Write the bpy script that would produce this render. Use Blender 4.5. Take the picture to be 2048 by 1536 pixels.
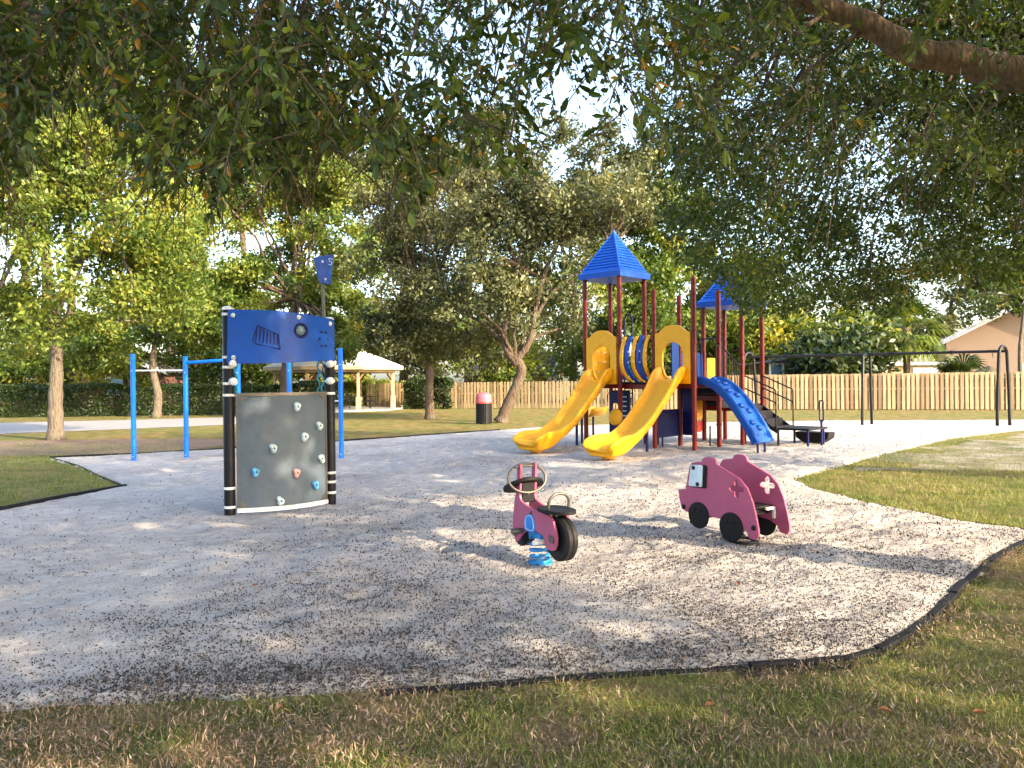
import bpy, bmesh, math, random
import numpy as np
from mathutils import Vector, Matrix
from mathutils.geometry import tessellate_polygon

for o in list(bpy.data.objects): bpy.data.objects.remove(o)
scene = bpy.context.scene
C = scene.collection
R = math.radians
random.seed(7); rng = np.random.default_rng(11)

# ------------------------------------------------------------------ camera
CAM_H = 1.6; FPX = 1538.0; ROLL = 0.6; YH = 764
cam = bpy.data.cameras.new('camera'); cam.sensor_width = 36; cam.lens = 36*FPX/2048
cam.clip_start = 0.05; cam.clip_end = 2000
camo = bpy.data.objects.new('camera', cam); C.objects.link(camo)
PITCH = -math.atan((768-YH)/FPX)
camo.matrix_world = Matrix.Translation((0, 0, CAM_H)) @ Matrix.Rotation(R(90)+PITCH, 4, 'X') @ Matrix.Rotation(R(-ROLL), 4, 'Z')
scene.camera = camo
scene.render.resolution_x = 1024; scene.render.resolution_y = 768

# ------------------------------------------------------------------ light
SUN_EL = R(24); SUN_H = Vector((0.80, -0.60, 0))                 # horizontal direction towards the sun
SUN = Vector((SUN_H.x*math.cos(SUN_EL), SUN_H.y*math.cos(SUN_EL), math.sin(SUN_EL)))
world = bpy.data.worlds.new('World'); scene.world = world; world.use_nodes = True
wn = world.node_tree; bg = wn.nodes['Background']
sky = wn.nodes.new('ShaderNodeTexSky'); sky.sky_type = 'NISHITA'; sky.sun_disc = False
sky.sun_elevation = SUN_EL; sky.sun_rotation = math.atan2(SUN_H.x, SUN_H.y)
sky.air_density = 1.0; sky.dust_density = 3.0; sky.ozone_density = 0.6
wn.links.new(sky.outputs[0], bg.inputs[0]); bg.inputs[1].default_value = 0.15
sl = bpy.data.lights.new('sun', 'SUN'); sl.energy = 2.75; sl.angle = R(0.55); sl.color = (1.0, 0.80, 0.55)
so = bpy.data.objects.new('sun', sl); C.objects.link(so); so.location = (20, -15, 25)
so.rotation_euler = SUN.to_track_quat('Z', 'Y').to_euler()
vs = scene.view_settings; vs.view_transform = 'Standard'; vs.look = 'None'; vs.gamma = 1; vs.use_curve_mapping = False
vs.exposure = 2.55
scene.render.engine = 'CYCLES'
scene.cycles.max_bounces = 8; scene.cycles.transparent_max_bounces = 8

# ------------------------------------------------------------------ measuring: where a ground point seen in the photograph stands in the place
def ray(px, py):
    x = px-1024; y = 768-py; r = R(ROLL)
    X = x*math.cos(r)+y*math.sin(r); Y = -x*math.sin(r)+y*math.cos(r)
    c, s = math.cos(PITCH), math.sin(PITCH)
    return (X, FPX*c-Y*s, FPX*s+Y*c)
def G(px, py):
    d = ray(px, py); t = -CAM_H/d[2]; return Vector((d[0]*t, d[1]*t, 0))
def at(px, py, Y):
    d = ray(px, py); t = Y/d[1]; return Vector((d[0]*t, d[1]*t, CAM_H+d[2]*t))

# ------------------------------------------------------------------ materials
MATS = {}
def nodes_of(name):
    m = bpy.data.materials.new(name); m.use_nodes = True; MATS[name] = m
    nt = m.node_tree; return m, nt, nt.nodes['Principled BSDF']
def noise(nt, scale, detail=4, rough=0.55, coord='Object', dist=0.0):
    tc = nt.nodes.new('ShaderNodeTexCoord'); n = nt.nodes.new('ShaderNodeTexNoise')
    n.inputs['Scale'].default_value = scale; n.inputs['Detail'].default_value = detail
    n.inputs['Roughness'].default_value = rough; n.inputs['Distortion'].default_value = dist
    nt.links.new(tc.outputs[coord], n.inputs['Vector']); return n
def ramp(nt, fac, stops):
    r = nt.nodes.new('ShaderNodeValToRGB'); el = r.color_ramp.elements
    while len(el) < len(stops): el.new(0.5)
    for e, (p, c) in zip(el, stops): e.position = p; e.color = (*c, 1)
    nt.links.new(fac, r.inputs[0]); return r
def mixc(nt, fac, a, b, mode='MIX'):
    m = nt.nodes.new('ShaderNodeMix'); m.data_type = 'RGBA'; m.blend_type = mode
    for s, v in ((0, fac), (6, a), (7, b)):
        if hasattr(v, 'is_linked') or hasattr(v, 'links'): nt.links.new(v, m.inputs[s])
        else: m.inputs[s].default_value = v if s == 0 else (*v, 1)
    return m.outputs[2]
def bump(nt, h, strength, dist, b):
    n = nt.nodes.new('ShaderNodeBump'); n.inputs['Strength'].default_value = strength; n.inputs['Distance'].default_value = dist
    nt.links.new(h, n.inputs['Height']); nt.links.new(n.outputs[0], b.inputs['Normal']); return n
def mat_plain(name, col, rough=0.45, metal=0.0, var=0.25, scale=6, bmp=0.06, spec=0.5, dirt=None):
    m, nt, b = nodes_of(name)
    n = noise(nt, scale, 6, 0.65)
    lo = tuple(c*(1-var) for c in col); hi = tuple(min(1, c*(1+var*0.6)) for c in col)
    r = ramp(nt, n.outputs[0], [(0.3, lo), (0.72, hi)])
    out = r.outputs[0]
    if dirt:
        n2 = noise(nt, 2.3, 8, 0.7); f = ramp(nt, n2.outputs[0], [(0.5, (0, 0, 0)), (0.75, (0.55, 0.55, 0.55))])
        out = mixc(nt, f.outputs[0], out, dirt)
        n5 = noise(nt, 34, 10, 0.8, dist=1.2); f5 = ramp(nt, n5.outputs[0], [(0.56, (0, 0, 0)), (0.70, (0.45, 0.45, 0.45))])          # scuffs and dust
        out = mixc(nt, f5.outputs[0], out, tuple(min(.8, c*1.25+.05) for c in col))
    nt.links.new(out, b.inputs['Base Color'])
    rr = ramp(nt, n.outputs[0], [(0.2, (rough*0.75,)*3), (0.8, (min(1, rough*1.3),)*3)])
    nt.links.new(rr.outputs[0], b.inputs['Roughness'])
    b.inputs['Metallic'].default_value = metal; b.inputs['Specular IOR Level'].default_value = spec
    if bmp:
        n3 = noise(nt, scale*14, 3); bump(nt, n3.outputs[0], bmp, 0.01, b)
    return m
mat_plain('yellow_plastic', (0.78, 0.36, 0.005), 0.42, var=0.08, spec=0.3, dirt=(0.62, 0.30, 0.02))
mat_plain('blue_plastic', (0.001, 0.060, 0.34), 0.4, var=0.15, spec=0.25, dirt=(0.008, 0.085, 0.28))
mat_plain('navy_plastic', (0.003, 0.006, 0.075), 0.45, var=0.2, spec=0.2)
mat_plain('roof_blue', (0.004, 0.075, 0.42), 0.45, var=0.15, spec=0.25, dirt=(0.02, 0.10, 0.34))
mat_plain('red_post', (0.125, 0.006, 0.006), 0.34, var=0.15, spec=0.3)
mat_plain('red_plastic', (0.52, 0.03, 0.015), 0.4)
mat_plain('deck_black', (0.010, 0.009, 0.011), 0.65, spec=0.2)
mat_plain('bar_blue', (0.003, 0.16, 0.66), 0.38, var=0.12, spec=0.3)
mat_plain('black_metal', (0.007, 0.007, 0.009), 0.45, spec=0.25)
mat_plain('black_post', (0.0035, 0.0035, 0.007), 0.45, spec=0.2)
mat_plain('black_rubber', (0.008, 0.008, 0.009), 0.6, bmp=0.15, spec=0.2)
mat_plain('white_band', (0.62, 0.62, 0.60), 0.5)
mat_plain('white_plastic', (0.70, 0.70, 0.68), 0.45)
mat_plain('pale_blue', (0.55, 0.66, 0.74), 0.4)
mat_plain('steel', (0.12, 0.11, 0.095), 0.42, metal=0.6)
mat_plain('pink_plastic', (0.37, 0.082, 0.155), 0.45, var=0.12, dirt=(0.38, 0.14, 0.20), spec=0.25)
mat_plain('wall_grey', (0.066, 0.090, 0.118), 0.55, var=0.2, dirt=(0.12, 0.125, 0.14), bmp=0.2, spec=0.3)
mat_plain('hold_pale', (0.45, 0.56, 0.55), 0.55)
mat_plain('hold_blue', (0.10, 0.34, 0.58), 0.55)
mat_plain('hold_pink', (0.62, 0.30, 0.27), 0.55)
mat_plain('spring_blue', (0.01, 0.20, 0.50), 0.4)
mat_plain('sticker_blue', (0.01, 0.20, 0.62), 0.4)
mat_plain('rope_teal', (0.02, 0.27, 0.40), 0.7)
mat_plain('lid_pink', (0.42, 0.10, 0.13), 0.55, dirt=(0.40, 0.16, 0.17), spec=0.2)
mat_plain('concrete', (0.24, 0.235, 0.235), 0.85, var=0.18, scale=1.5, bmp=0.2)
mat_plain('edging', (0.009, 0.009, 0.011), 0.75, bmp=0.2, spec=0.15)
mat_plain('cream_paint', (0.38, 0.28, 0.16), 0.6)
mat_plain('brown_paint', (0.20, 0.09, 0.05), 0.6)
mat_plain('gazebo_roof', (0.62, 0.60, 0.52), 0.7, var=0.2)
mat_plain('peach_stucco', (0.32, 0.225, 0.16), 0.85, var=0.08, bmp=0.3)
mat_plain('beige_stucco', (0.36, 0.27, 0.15), 0.85, var=0.08, bmp=0.3)
mat_plain('fascia', (0.62, 0.62, 0.64), 0.6)
mat_plain('dark_roof', (0.035, 0.035, 0.04), 0.8, scale=3)
mat_plain('brick', (0.13, 0.055, 0.038), 0.85, scale=20, var=0.4)
mat_plain('window_glass', (0.10, 0.17, 0.22), 0.12, var=0.1, bmp=0)
mat_plain('window_blue', (0.20, 0.42, 0.60), 0.25, var=0.1, bmp=0)
mat_plain('acorn', (0.022, 0.017, 0.014), 0.6, scale=40)
mat_plain('dry_leaf', (0.22, 0.085, 0.03), 0.6, scale=30)

def mat_bark(name, lo, hi, sc=9):
    m, nt, b = nodes_of(name)
    tc = nt.nodes.new('ShaderNodeTexCoord'); mp = nt.nodes.new('ShaderNodeMapping'); mp.inputs['Scale'].default_value = (1, 1, 0.22)
    n = nt.nodes.new('ShaderNodeTexNoise'); n.inputs['Scale'].default_value = sc*2; n.inputs['Detail'].default_value = 8; n.inputs['Roughness'].default_value = 0.7
    nt.links.new(tc.outputs['Object'], mp.inputs[0]); nt.links.new(mp.outputs[0], n.inputs['Vector'])
    v = nt.nodes.new('ShaderNodeTexVoronoi'); v.inputs['Scale'].default_value = sc*2.2; nt.links.new(mp.outputs[0], v.inputs['Vector'])
    r = ramp(nt, n.outputs[0], [(0.3, lo), (0.7, hi)])
    n2 = noise(nt, 1.6, 5); f = ramp(nt, n2.outputs[0], [(0.5, (0, 0, 0)), (0.7, (0.5, 0.5, 0.5))])
    col = mixc(nt, f.outputs[0], r.outputs[0], (0.12, 0.12, 0.09))
    nt.links.new(col, b.inputs['Base Color']); b.inputs['Roughness'].default_value = 0.9
    ad = nt.nodes.new('ShaderNodeMath'); ad.operation = 'ADD'
    nt.links.new(n.outputs[0], ad.inputs[0]); nt.links.new(v.outputs['Distance'], ad.inputs[1])
    bump(nt, ad.outputs[0], 0.9, 0.04, b); return m
mat_bark('bark_grey', (0.055, 0.042, 0.030), (0.17, 0.135, 0.095))
mat_bark('bark_brown', (0.030, 0.020, 0.012), (0.115, 0.075, 0.045))
mat_bark('bark_bough_lit', (0.06, 0.038, 0.020), (0.26, 0.165, 0.08), 14)  # oak bark lightened, with sunlight on the low bough put into its colour
mat_bark('bark_palm', (0.08, 0.055, 0.035), (0.22, 0.15, 0.09), 5)

def mat_leaf(name, stops, trans=0.35, rough=0.45):
    m, nt, b = nodes_of(name)
    a = nt.nodes.new('ShaderNodeAttribute'); a.attribute_name = 'tint'
    r = ramp(nt, a.outputs['Fac'], stops)
    nt.links.new(r.outputs[0], b.inputs['Base Color']); b.inputs['Roughness'].default_value = rough
    b.inputs['Specular IOR Level'].default_value = 0.35
    t = nt.nodes.new('ShaderNodeBsdfTranslucent')
    g = nt.nodes.new('ShaderNodeMix'); g.data_type = 'RGBA'; g.blend_type = 'MULTIPLY'; g.inputs[0].default_value = 1
    nt.links.new(r.outputs[0], g.inputs[6]); g.inputs[7].default_value = (1.5, 1.25, 0.45, 1)
    nt.links.new(g.outputs[2], t.inputs['Color'])
    mx = nt.nodes.new('ShaderNodeMixShader'); mx.inputs[0].default_value = trans
    nt.links.new(b.outputs[0], mx.inputs[1]); nt.links.new(t.outputs[0], mx.inputs[2])
    nt.links.new(mx.outputs[0], nt.nodes['Material Output'].inputs['Surface']); return m
mat_leaf('leaf_oak', [(0.0, (0.020, 0.040, 0.009)), (0.5, (0.050, 0.088, 0.016)), (0.93, (0.15, 0.205, 0.030)), (1.0, (0.30, 0.17, 0.02))], 0.42, 0.36)
mat_leaf('leaf_green', [(0.0, (0.026, 0.058, 0.010)), (0.45, (0.090, 0.140, 0.022)), (0.9, (0.19, 0.225, 0.034)), (1.0, (0.25, 0.23, 0.035))], 0.38)
mat_leaf('leaf_yellow', [(0.0, (0.055, 0.095, 0.014)), (0.5, (0.155, 0.205, 0.028)), (1.0, (0.33, 0.29, 0.035))], 0.4)
mat_leaf('leaf_grey', [(0.0, (0.030, 0.042, 0.018)), (0.6, (0.105, 0.120, 0.050)), (1.0, (0.21, 0.21, 0.09))], 0.32)
mat_leaf('leaf_hedge', [(0.0, (0.012, 0.028, 0.008)), (0.6, (0.030, 0.055, 0.014)), (1.0, (0.09, 0.11, 0.02))], 0.25)
mat_leaf('grass_blade', [(0.0, (0.065, 0.10, 0.026)), (0.45, (0.15, 0.19, 0.05)), (0.75, (0.25, 0.25, 0.07)), (1.0, (0.42, 0.35, 0.16))], 0.25, 0.6)
mat_leaf('litter', [(0.0, (0.06, 0.038, 0.028)), (0.5, (0.20, 0.135, 0.092)), (1.0, (0.46, 0.36, 0.25))], 0.1, 0.8)
mat_leaf('debris', [(0.0, (0.012, 0.010, 0.010)), (0.8, (0.040, 0.030, 0.025)), (1.0, (0.16, 0.10, 0.06))], 0.0, 0.7)

def mat_sand():
    m, nt, b = nodes_of('sand')
    n1 = noise(nt, 0.55, 6, 0.6); n2 = noise(nt, 5, 8, 0.7); n3 = noise(nt, 90, 4, 0.6); n4 = noise(nt, 16, 6, 0.7, dist=0.6)
    r1 = ramp(nt, n1.outputs[0], [(0.30, (0.40, 0.372, 0.352)), (0.5, (0.52, 0.49, 0.47)), (0.7, (0.60, 0.57, 0.545))])
    r2 = ramp(nt, n2.outputs[0], [(0.35, (0.74, 0.72, 0.70)), (0.65, (1, 1, 1))])
    r3 = ramp(nt, n3.outputs[0], [(0.30, (0.66, 0.63, 0.60)), (0.52, (1, 1, 1))])
    c = mixc(nt, 1.0, r1.outputs[0], r2.outputs[0], 'MULTIPLY'); c = mixc(nt, 1.0, c, r3.outputs[0], 'MULTIPLY')
    nt.links.new(c, b.inputs['Base Color']); b.inputs['Roughness'].default_value = 0.95; b.inputs['Specular IOR Level'].default_value = 0.1
    a = nt.nodes.new('ShaderNodeMath'); a.operation = 'MULTIPLY_ADD'; a.inputs[1].default_value = 2.4
    nt.links.new(n4.outputs[0], a.inputs[0]); nt.links.new(n3.outputs[0], a.inputs[2])
    n6 = noise(nt, 4.2, 3, 0.5, dist=0.8); a2 = nt.nodes.new('ShaderNodeMath'); a2.operation = 'MULTIPLY_ADD'; a2.inputs[1].default_value = 6.0
    nt.links.new(n6.outputs[0], a2.inputs[0]); nt.links.new(a.outputs[0], a2.inputs[2])
    bump(nt, a2.outputs[0], 0.9, 0.024, b)
mat_sand()
def mat_bare():
    m, nt, b = nodes_of('bare_ground')
    n2 = noise(nt, 1.1, 8, 0.65); n3 = noise(nt, 45, 6, 0.75)
    r = ramp(nt, n2.outputs[0], [(0.42, (0.10, 0.105, 0.035)), (0.50, (0.20, 0.17, 0.11)), (0.58, (0.30, 0.27, 0.23)), (0.75, (0.36, 0.33, 0.29))])
    r3 = ramp(nt, n3.outputs[0], [(0.3, (0.55, 0.53, 0.5)), (0.6, (1.1, 1.1, 1.1))])
    c = mixc(nt, 1.0, r.outputs[0], r3.outputs[0], 'MULTIPLY')
    nt.links.new(c, b.inputs['Base Color']); b.inputs['Roughness'].default_value = 0.95; bump(nt, n3.outputs[0], 1.0, 0.04, b)
mat_bare()
def mat_lawn():
    m, nt, b = nodes_of('lawn')
    n1 = noise(nt, 0.35, 6, 0.6); n2 = noise(nt, 2.2, 8, 0.7); n3 = noise(nt, 45, 6, 0.75)
    r1 = ramp(nt, n2.outputs[0], [(0.30, (0.080, 0.098, 0.028)), (0.44, (0.135, 0.138, 0.042)), (0.54, (0.23, 0.18, 0.095)), (0.72, (0.31, 0.23, 0.15))])
    r0 = ramp(nt, n1.outputs[0], [(0.35, (0.8, 1.0, 0.75)), (0.7, (1.15, 0.95, 0.9))])
    r3 = ramp(nt, n3.outputs[0], [(0.3, (0.35, 0.35, 0.35)), (0.7, (1.3, 1.3, 1.2))])
    c = mixc(nt, 1.0, r1.outputs[0], r0.outputs[0], 'MULTIPLY'); c = mixc(nt, 1.0, c, r3.outputs[0], 'MULTIPLY')
    nt.links.new(c, b.inputs['Base Color']); b.inputs['Roughness'].default_value = 0.95; b.inputs['Specular IOR Level'].default_value = 0.1
    bump(nt, n3.outputs[0], 1.0, 0.05, b)
mat_lawn()
def mat_mulch():
    m, nt, b = nodes_of('mulch')
    n3 = noise(nt, 30, 8, 0.75); n2 = noise(nt, 1.2, 5)
    r = ramp(nt, n3.outputs[0], [(0.3, (0.06, 0.035, 0.028)), (0.7, (0.24, 0.15, 0.115))])
    f = ramp(nt, n2.outputs[0], [(0.45, (0, 0, 0)), (0.7, (0.7, 0.7, 0.7))])
    c = mixc(nt, f.outputs[0], r.outputs[0], (0.09, 0.085, 0.03))
    nt.links.new(c, b.inputs['Base Color']); b.inputs['Roughness'].default_value = 0.95
    bump(nt, n3.outputs[0], 1.0, 0.05, b)
mat_mulch()
def mat_wood(name, a, bb):
    m, nt, b = nodes_of(name)
    oi = nt.nodes.new('ShaderNodeObjectInfo')
    tc = nt.nodes.new('ShaderNodeTexCoord'); mp = nt.nodes.new('ShaderNodeMapping'); mp.inputs['Scale'].default_value = (9, 9, 0.7)
    nt.links.new(tc.outputs['Object'], mp.inputs[0])
    ad = nt.nodes.new('ShaderNodeVectorMath'); ad.operation = 'ADD'; nt.links.new(mp.outputs[0], ad.inputs[0])
    sc = nt.nodes.new('ShaderNodeMath'); sc.operation = 'MULTIPLY'; sc.inputs[1].default_value = 40; nt.links.new(oi.outputs['Random'], sc.inputs[0])
    nt.links.new(sc.outputs[0], ad.inputs[1])
    n = nt.nodes.new('ShaderNodeTexNoise'); n.inputs['Scale'].default_value = 1.6; n.inputs['Detail'].default_value = 6
    nt.links.new(ad.outputs[0], n.inputs['Vector'])
    r = ramp(nt, n.outputs[0], [(0.3, a), (0.7, bb)])
    r2 = ramp(nt, oi.outputs['Random'], [(0.0, (0.55, 0.50, 0.47)), (0.5, (0.95, 0.95, 0.92)), (1.0, (1.25, 1.12, 1.0))])
    c = mixc(nt, 1.0, r.outputs[0], r2.outputs[0], 'MULTIPLY')
    nt.links.new(c, b.inputs['Base Color']); b.inputs['Roughness'].default_value = 0.8
    bump(nt, n.outputs[0], 0.3, 0.01, b)
mat_wood('fence_new', (0.25, 0.175, 0.10), (0.40, 0.30, 0.18))
mat_wood('fence_old', (0.28, 0.21, 0.12), (0.44, 0.34, 0.20))

# ------------------------------------------------------------------ shape helpers: each returns (verts, faces)
def box(x0, x1, y0, y1, z0, z1):
    v = [(x, y, z) for z in (z0, z1) for y in (y0, y1) for x in (x0, x1)]
    return v, [(0, 2, 3, 1), (4, 5, 7, 6), (0, 1, 5, 4), (2, 6, 7, 3), (0, 4, 6, 2), (1, 3, 7, 5)]
def xf(s, M):
    return [tuple(M @ Vector(p)) for p in s[0]], s[1]
def merge(*ss):
    V = []; Fc = []
    for v, f in ss:
        o = len(V); V += list(v); Fc += [tuple(i+o for i in q) for q in f]
    return V, Fc
def catmull(pts, n=8):
    P = [np.array(p, float) for p in pts]; P = [2*P[0]-P[1]]+P+[2*P[-1]-P[-2]]; out = []
    for i in range(1, len(P)-2):
        a, b, c, d = P[i-1:i+3]
        for k in range(n):
            t = k/n; out.append(0.5*((2*b)+(c-a)*t+(2*a-5*b+4*c-d)*t*t+(-a+3*b-3*c+d)*t**3))
    out.append(P[-2]); return [tuple(p) for p in out]
def tube(path, r, n=8, closed=False):
    P = [Vector(p) for p in path]; m = len(P); V = []; Fc = []
    rr = r if hasattr(r, '__len__') else [r]*m
    ref = None
    for i in range(m):
        if closed: t = (P[(i+1) % m]-P[i-1]).normalized()
        else: t = (P[min(i+1, m-1)]-P[max(i-1, 0)]).normalized()
        if ref is None:
            ref = Vector((1, 0, 0)) if abs(t.x) < 0.8 else Vector((0, 1, 0))
        a = (ref-t*ref.dot(t))
        a = a.normalized() if a.length > 1e-5 else t.orthogonal().normalized()
        ref = a; b = t.cross(a)
        for k in range(n):
            an = 2*math.pi*k/n; V.append(tuple(P[i]+a*(math.cos(an)*rr[i])+b*(math.sin(an)*rr[i])))
    for i in range(m if closed else m-1):
        j = (i+1) % m
        for k in range(n):
            l = (k+1) % n; Fc.append((i*n+k, i*n+l, j*n+l, j*n+k))
    if not closed:
        Fc.append(tuple(range(n-1, -1, -1))); Fc.append(tuple((m-1)*n+k for k in range(n)))
    return V, Fc
def lathe(prof, n=24, cx=0, cy=0):
    V = []; Fc = []; m = len(prof)
    for r, z in prof:
        for k in range(n):
            a = 2*math.pi*k/n; V.append((cx+r*math.cos(a), cy+r*math.sin(a), z))
    for i in range(m-1):
        for k in range(n):
            l = (k+1) % n; Fc.append((i*n+k, i*n+l, (i+1)*n+l, (i+1)*n+k))
    Fc.append(tuple(range(n-1, -1, -1))); Fc.append(tuple((m-1)*n+k for k in range(n)))
    return V, Fc
def plate(outline, t, holes=(), M=None):
    """a flat board: outline and holes in (x, z), thickness t along y"""
    loops = [list(outline)]+[list(h) for h in holes]
    flat = [p for l in loops for p in l]; n = len(flat)
    tris = tessellate_polygon([[Vector((p[0], p[1], 0)) for p in l] for l in loops])
    V = [(p[0], -t/2, p[1]) for p in flat]+[(p[0], t/2, p[1]) for p in flat]; Fc = []
    for a, b, c in tris:
        pa, pb, pc = flat[a], flat[b], flat[c]
        cr = (pb[0]-pa[0])*(pc[1]-pa[1])-(pb[1]-pa[1])*(pc[0]-pa[0])
        if cr < 0: b, c = c, b
        Fc.append((a, b, c)); Fc.append((a+n, c+n, b+n))
    o = 0
    for li, l in enumerate(loops):
        k = len(l); area = sum(l[i][0]*l[(i+1) % k][1]-l[(i+1) % k][0]*l[i][1] for i in range(k))
        flip = (area < 0) != (li > 0)
        for i in range(k):
            a, b = o+i, o+(i+1) % k
            Fc.append((b, a, a+n, b+n) if not flip else (a, b, b+n, a+n))
        o += k
    s = (V, Fc); return xf(s, M) if M is not None else s
def circ(cx, cz, rx, rz=None, n=24, a0=0, a1=360):
    rz = rx if rz is None else rz; full = abs(a1-a0) >= 360; m = n if full else n+1
    return [(cx+rx*math.cos(R(a0+(a1-a0)*k/n)), cz+rz*math.sin(R(a0+(a1-a0)*k/n))) for k in range(m)]
def smooth_outline(pts, n=4):
    P = [np.array(p, float) for p in pts]; m = len(P); out = []
    for i in range(m):
        a, b, c, d = P[i-1], P[i], P[(i+1) % m], P[(i+2) % m]
        for k in range(n):
            t = k/n; out.append(tuple(0.5*((2*b)+(c-a)*t+(2*a-5*b+4*c-d)*t*t+(-a+3*b-3*c+d)*t**3)))
    return out
def cyl_between(a, b, r, n=10): return tube([a, b], r, n)

def link(name, me, mat, parent=None, kind=None):
    o = bpy.data.objects.new(name, me); C.objects.link(o)
    if mat and not me.materials: me.materials.append(MATS[mat])
    if parent is not None: o.parent = parent
    if kind: o['kind'] = kind
    return o
def obj(name, s, mat, parent=None, smooth=False, bevel=0, kind=None, label=None, loc=None):
    me = bpy.data.meshes.new(name); me.from_pydata([tuple(p) for p in s[0]], [], s[1]); me.update()
    if smooth:
        me.polygons.foreach_set('use_smooth', [True]*len(me.polygons))
        if smooth != 'all': me.set_sharp_from_angle(angle=R(38))
    o = link(name, me, mat, parent, kind)
    if bevel:
        b = o.modifiers.new('bevel', 'BEVEL'); b.width = bevel; b.segments = 2; b.limit_method = 'ANGLE'; b.angle_limit = R(40)
    if label: o['label'] = label
    if loc is not None: o.location = loc
    return o
def thing(name, label, cat, loc=(0, 0, 0), rz=0, group=None):
    o = bpy.data.objects.new(name, None); C.objects.link(o); o.location = loc; o.rotation_euler = (0, 0, rz)
    o['label'] = label; o['category'] = cat; o.empty_display_size = 0.2
    if group: o['group'] = group
    return o
def tag(o, label, cat, group=None):
    o['label'] = label; o['category'] = cat
    if group: o['group'] = group
    return o

# ------------------------------------------------------------------ fast leaf meshes
def unit(a): return a/np.maximum(np.linalg.norm(a, axis=1, keepdims=True), 1e-9)
def raw_mesh(name, V, counts, idx, tint):
    me = bpy.data.meshes.new(name); me.vertices.add(len(V)); me.vertices.foreach_set('co', V.astype(np.float32).ravel())
    me.loops.add(len(idx)); me.loops.foreach_set('vertex_index', idx.astype(np.int32))
    me.polygons.add(len(counts)); st = np.concatenate(([0], np.cumsum(counts)[:-1])).astype(np.int32)
    me.polygons.foreach_set('loop_start', st)
    a = me.attributes.new('tint', 'FLOAT', 'POINT'); a.data.foreach_set('value', tint.astype(np.float32))
    me.update(calc_edges=True); return me
def leaves(name, P, L, W, tint, axis=None, nrm=None, shape='rhomb', fold=0.12):
    n = len(P)
    A = unit(rng.normal(size=(n, 3))+(0 if axis is None else axis))
    N = rng.normal(size=(n, 3))+(np.array([0, 0, 0.7]) if nrm is None else nrm)
    B = unit(np.cross(N, A)); N = np.cross(A, B)
    L = np.broadcast_to(L, n)[:, None]; W = np.broadcast_to(W, n)[:, None]
    if shape == 'rhomb':
        m = P+A*L*0.45; V = np.stack([P, m+B*W*.5+N*W*fold, P+A*L, m-B*W*.5+N*W*fold], 1).reshape(-1, 3)
        b = np.arange(n)[:, None]*4; idx = (b+np.array([0, 1, 2, 0, 2, 3])).ravel(); cnt = np.full(n*2, 3); k = 4
    elif shape == 'oak':
        s1 = P+A*L*0.30; s2 = P+A*L*0.68-N*L*0.03; tip = P+A*L-N*L*0.12
        V = np.stack([P, s1+B*W*.36+N*W*fold, s2+B*W*.5+N*W*fold, tip, s2-B*W*.5+N*W*fold, s1-B*W*.36+N*W*fold], 1).reshape(-1, 3)
        b = np.arange(n)[:, None]*6; idx = (b+np.array([0, 1, 2, 3, 0, 3, 4, 5])).ravel(); cnt = np.full(n*2, 4); k = 6
    elif shape == 'blade':
        bend = N*L*rng.uniform(0.1, 0.5, (n, 1)); m = P+A*L*0.55+bend*0.25; tip = P+A*L+bend
        V = np.stack([P-B*W*.5, P+B*W*.5, m+B*W*.4, m-B*W*.4, tip], 1).reshape(-1, 3)
        b = np.arange(n)[:, None]*5; idx = (b+np.array([0, 1, 2, 3, 3, 2, 4])).ravel(); cnt = np.tile([4, 3], n); k = 5
    return raw_mesh(name, V, cnt, idx, np.repeat(tint, k))

# ================================================================== THE SETTING
def poly_px(pts): return np.array([G(*p)[:2] for p in pts])
SAND = poly_px([(-500, 1455), (0, 1432), (100, 1420), (400, 1402), (700, 1390), (900, 1376), (1200, 1352), (1500, 1336), (1600, 1329), (1690, 1318), (1755, 1301), (1812, 1272),
    (1862, 1235), (1908, 1190), (1955, 1142), (2000, 1107), (2048, 1084), (2120, 1066), (2048, 1060), (1900, 1040), (1750, 1010), (1650, 985), (1585, 962),
    (1640, 945), (1750, 915), (1900, 878), (2048, 860), (2300, 846), (2300, 834), (2048, 841), (1660, 843), (1400, 846), (1250, 849), (1050, 858),
    (1000, 862), (690, 884), (450, 900), (240, 912), (100, 918), (160, 935), (200, 955), (250, 976), (150, 993), (0, 1024), (-500, 1115)])
LIT = [poly_px([(840, 1010), (1080, 985), (1300, 955), (1570, 975), (2048, 1065), (1960, 1140), (1790, 1290), (1520, 1320), (1430, 1215), (1110, 1165), (820, 1095)]),
       poly_px([(1620, 955), (1820, 980), (2048, 1005), (2300, 1030), (2300, 1075), (2048, 1062), (1750, 1012)]),
       poly_px([(1560, 905), (1750, 890), (2048, 862), (2400, 850), (2400, 828), (1500, 828), (1400, 850)]),
       poly_px([(1080, 905), (1400, 925), (1380, 950), (1060, 935)])]
def sdist(pts, poly):
    """signed distance to a polygon, positive inside"""
    n = len(poly); d = np.full(len(pts), 1e9); ins = np.zeros(len(pts), bool)
    for i in range(n):
        a = poly[i]; b = poly[(i+1) % n]; ab = b-a; ap = pts-a
        t = np.clip((ap@ab)/max(ab@ab, 1e-9), 0, 1); q = ap-t[:, None]*ab
        d = np.minimum(d, np.hypot(q[:, 0], q[:, 1]))
        c = ((a[1] > pts[:, 1]) != (b[1] > pts[:, 1]))
        with np.errstate(divide='ignore', invalid='ignore'):
            xi = (b[0]-a[0])*(pts[:, 1]-a[1])/(b[1]-a[1])+a[0]
        ins ^= c & (pts[:, 0] < xi)
    return np.where(ins, d, -d)
_g = rng.random((256, 256))
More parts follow.
